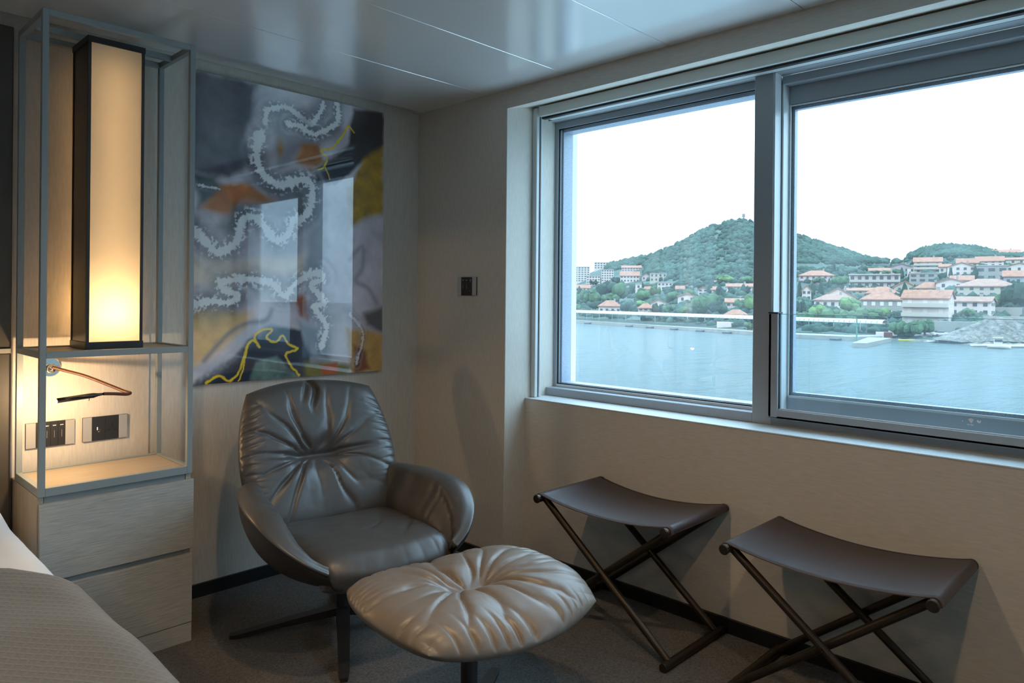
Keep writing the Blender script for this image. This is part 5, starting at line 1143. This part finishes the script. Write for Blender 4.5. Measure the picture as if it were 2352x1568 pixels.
# boats
def boat(cx, cy_, ln_, wid, hgt, mt, label, cabin=False, ang=0.0):
    P_ = np.array(on(cx, cy_, 2, SEA)); a_ = math.atan2(RGT[1], RGT[0]) + ang; ca_, sa_ = math.cos(a_), math.sin(a_)
    t = thing('motorboat' if cabin else 'small_boat', (P_[0], P_[1], SEA), label, 'boat', 'boats moored by the shore')
    def Wq(p): return (P_[0] + p[0] * ca_ - p[1] * sa_, P_[1] + p[0] * sa_ + p[1] * ca_, SEA + p[2])
    V = []; st_n = 9
    for i in range(st_n):
        f = i / (st_n - 1); xx = (f - 0.5) * ln_; hw = wid / 2 * (0.75 + 0.25 * math.sin(f * PI * 0.9)) * (1 - max(0, f - 0.6) ** 2 * 6.0); hw = max(hw, 0.05); sh_ = hgt * (1 + 0.35 * f * f)
        V += [Wq((xx, -hw, sh_)), Wq((xx, -hw * 0.75, 0.15 * hgt)), Wq((xx, 0, -0.25)), Wq((xx, hw * 0.75, 0.15 * hgt)), Wq((xx, hw, sh_)), Wq((xx, hw * .85, sh_ - .05)), Wq((xx, -hw * .85, sh_ - .05))]
    F = [(i * 7 + j, i * 7 + (j + 1) % 7, (i + 1) * 7 + (j + 1) % 7, (i + 1) * 7 + j) for i in range(st_n - 1) for j in range(7)] + [tuple(range(6, -1, -1)), tuple((st_n - 1) * 7 + j for j in range(7))]
    o = obj('hull', V, F, mt, t, True); fix_normals(o)
    if cabin:
        cv, cf = box(-ln_ * .22, ln_ * .12, -wid * .32, wid * .32, hgt * .9, hgt + 1.5, 0.12); obj('cabin', [Wq(p) for p in cv], cf, mt, t)
        cv, cf = box(-ln_ * .18, ln_ * .125, -wid * .33, wid * .33, hgt + .65, hgt + 1.25); obj('cabin_window', [Wq(p) for p in cv], cf, MAT['pane_dark'], t)
        cv, cf = box(-ln_ * .26, ln_ * .16, -wid * .36, wid * .36, hgt + 1.5, hgt + 1.6); obj('cabin_roof', [Wq(p) for p in cv], cf, mt, t)
    else:
        for f in (-0.2, 0.12): cv, cf = box(f * ln_, f * ln_ + .3, -wid * .36, wid * .36, hgt * .8, hgt * .95); obj('thwart', [Wq(p) for p in cv], cf, MAT['concrete'], t)
boat(2295, 800, 4.2, 2.3, 0.75, MAT['boat_white'], 'white cabin motorboat moored by the gravel shore', True, ang=-0.7)
boat(2259, 796, 5.2, 1.6, 0.45, MAT['boat_white'], 'low white rowing boat left of the cabin motorboat')
boat(2345, 798, 5.0, 1.7, 0.6, MAT['boat_white'], 'white open boat at the right edge of the water')
boat(2095, 782.5, 6.5, 1.1, 0.35, MAT['boat_yellow'], 'long yellow rowing boat at the water edge beside the pier')
boat(2141, 786, 2.2, 1.1, 0.35, MAT['boat_white'], 'tiny white dinghy near the parked car')
# parked car
cp = np.array(ground_pt(*Z6(1530, 1075))); cp[2] += 0.0; ct = thing('parked_car', tuple(cp), 'white car parked on the shore by the trees', 'car'); a_ = math.atan2(RGT[1], RGT[0])
def Wc(p): return (cp[0] + p[0] * math.cos(a_) - p[1] * math.sin(a_), cp[1] + p[0] * math.sin(a_) + p[1] * math.cos(a_), cp[2] + p[2])
cv, cf = box(-2.0, 2.0, -0.85, 0.85, 0.3, 0.95, 0.12); obj('body', [Wc(p) for p in cv], cf, MAT['boat_white'], ct)
cv, cf = box(-1.1, 0.9, -0.75, 0.75, 0.9, 1.45, 0.2); obj('cabin', [Wc(p) for p in cv], cf, MAT['pane_dark'], ct)
for sx_ in (-1.25, 1.25):
    for sy_ in (-0.8, 0.8): o = obj('wheel', *tube([Wc((sx_, sy_ - 0.1, 0.32)), Wc((sx_, sy_ + 0.1, 0.32))], 0.32, 12), MAT['pane_dark'], ct)
# mast on the summit
mb = np.array(ground_pt(1708, itp(RIDGE, 1708) + 1)); ms = thing('radio_mast', tuple(mb), 'slim radio mast on the summit of the hill', 'mast'); mh = lambda y: np.array(at_depth(1708, y, np.dot(mb - CAM, FWD)))
mat('mast_grey', (0.16, 0.15, 0.15), 0.6)
obj('pole', *tube([mh(512), mh(490)], [0.9, 0.35], 8), MAT['mast_grey'], ms); obj('spike', *tube([mh(490), mh(485)], 0.18, 6), MAT['mast_grey'], ms)
for y in (493, 497): c_ = mh(y); obj('antenna_ring', *lathe([(0.4, -0.9), (1.6, -0.9), (1.6, 0.9), (0.4, 0.9)], tuple(c_), 10), MAT['mast_grey'], ms)
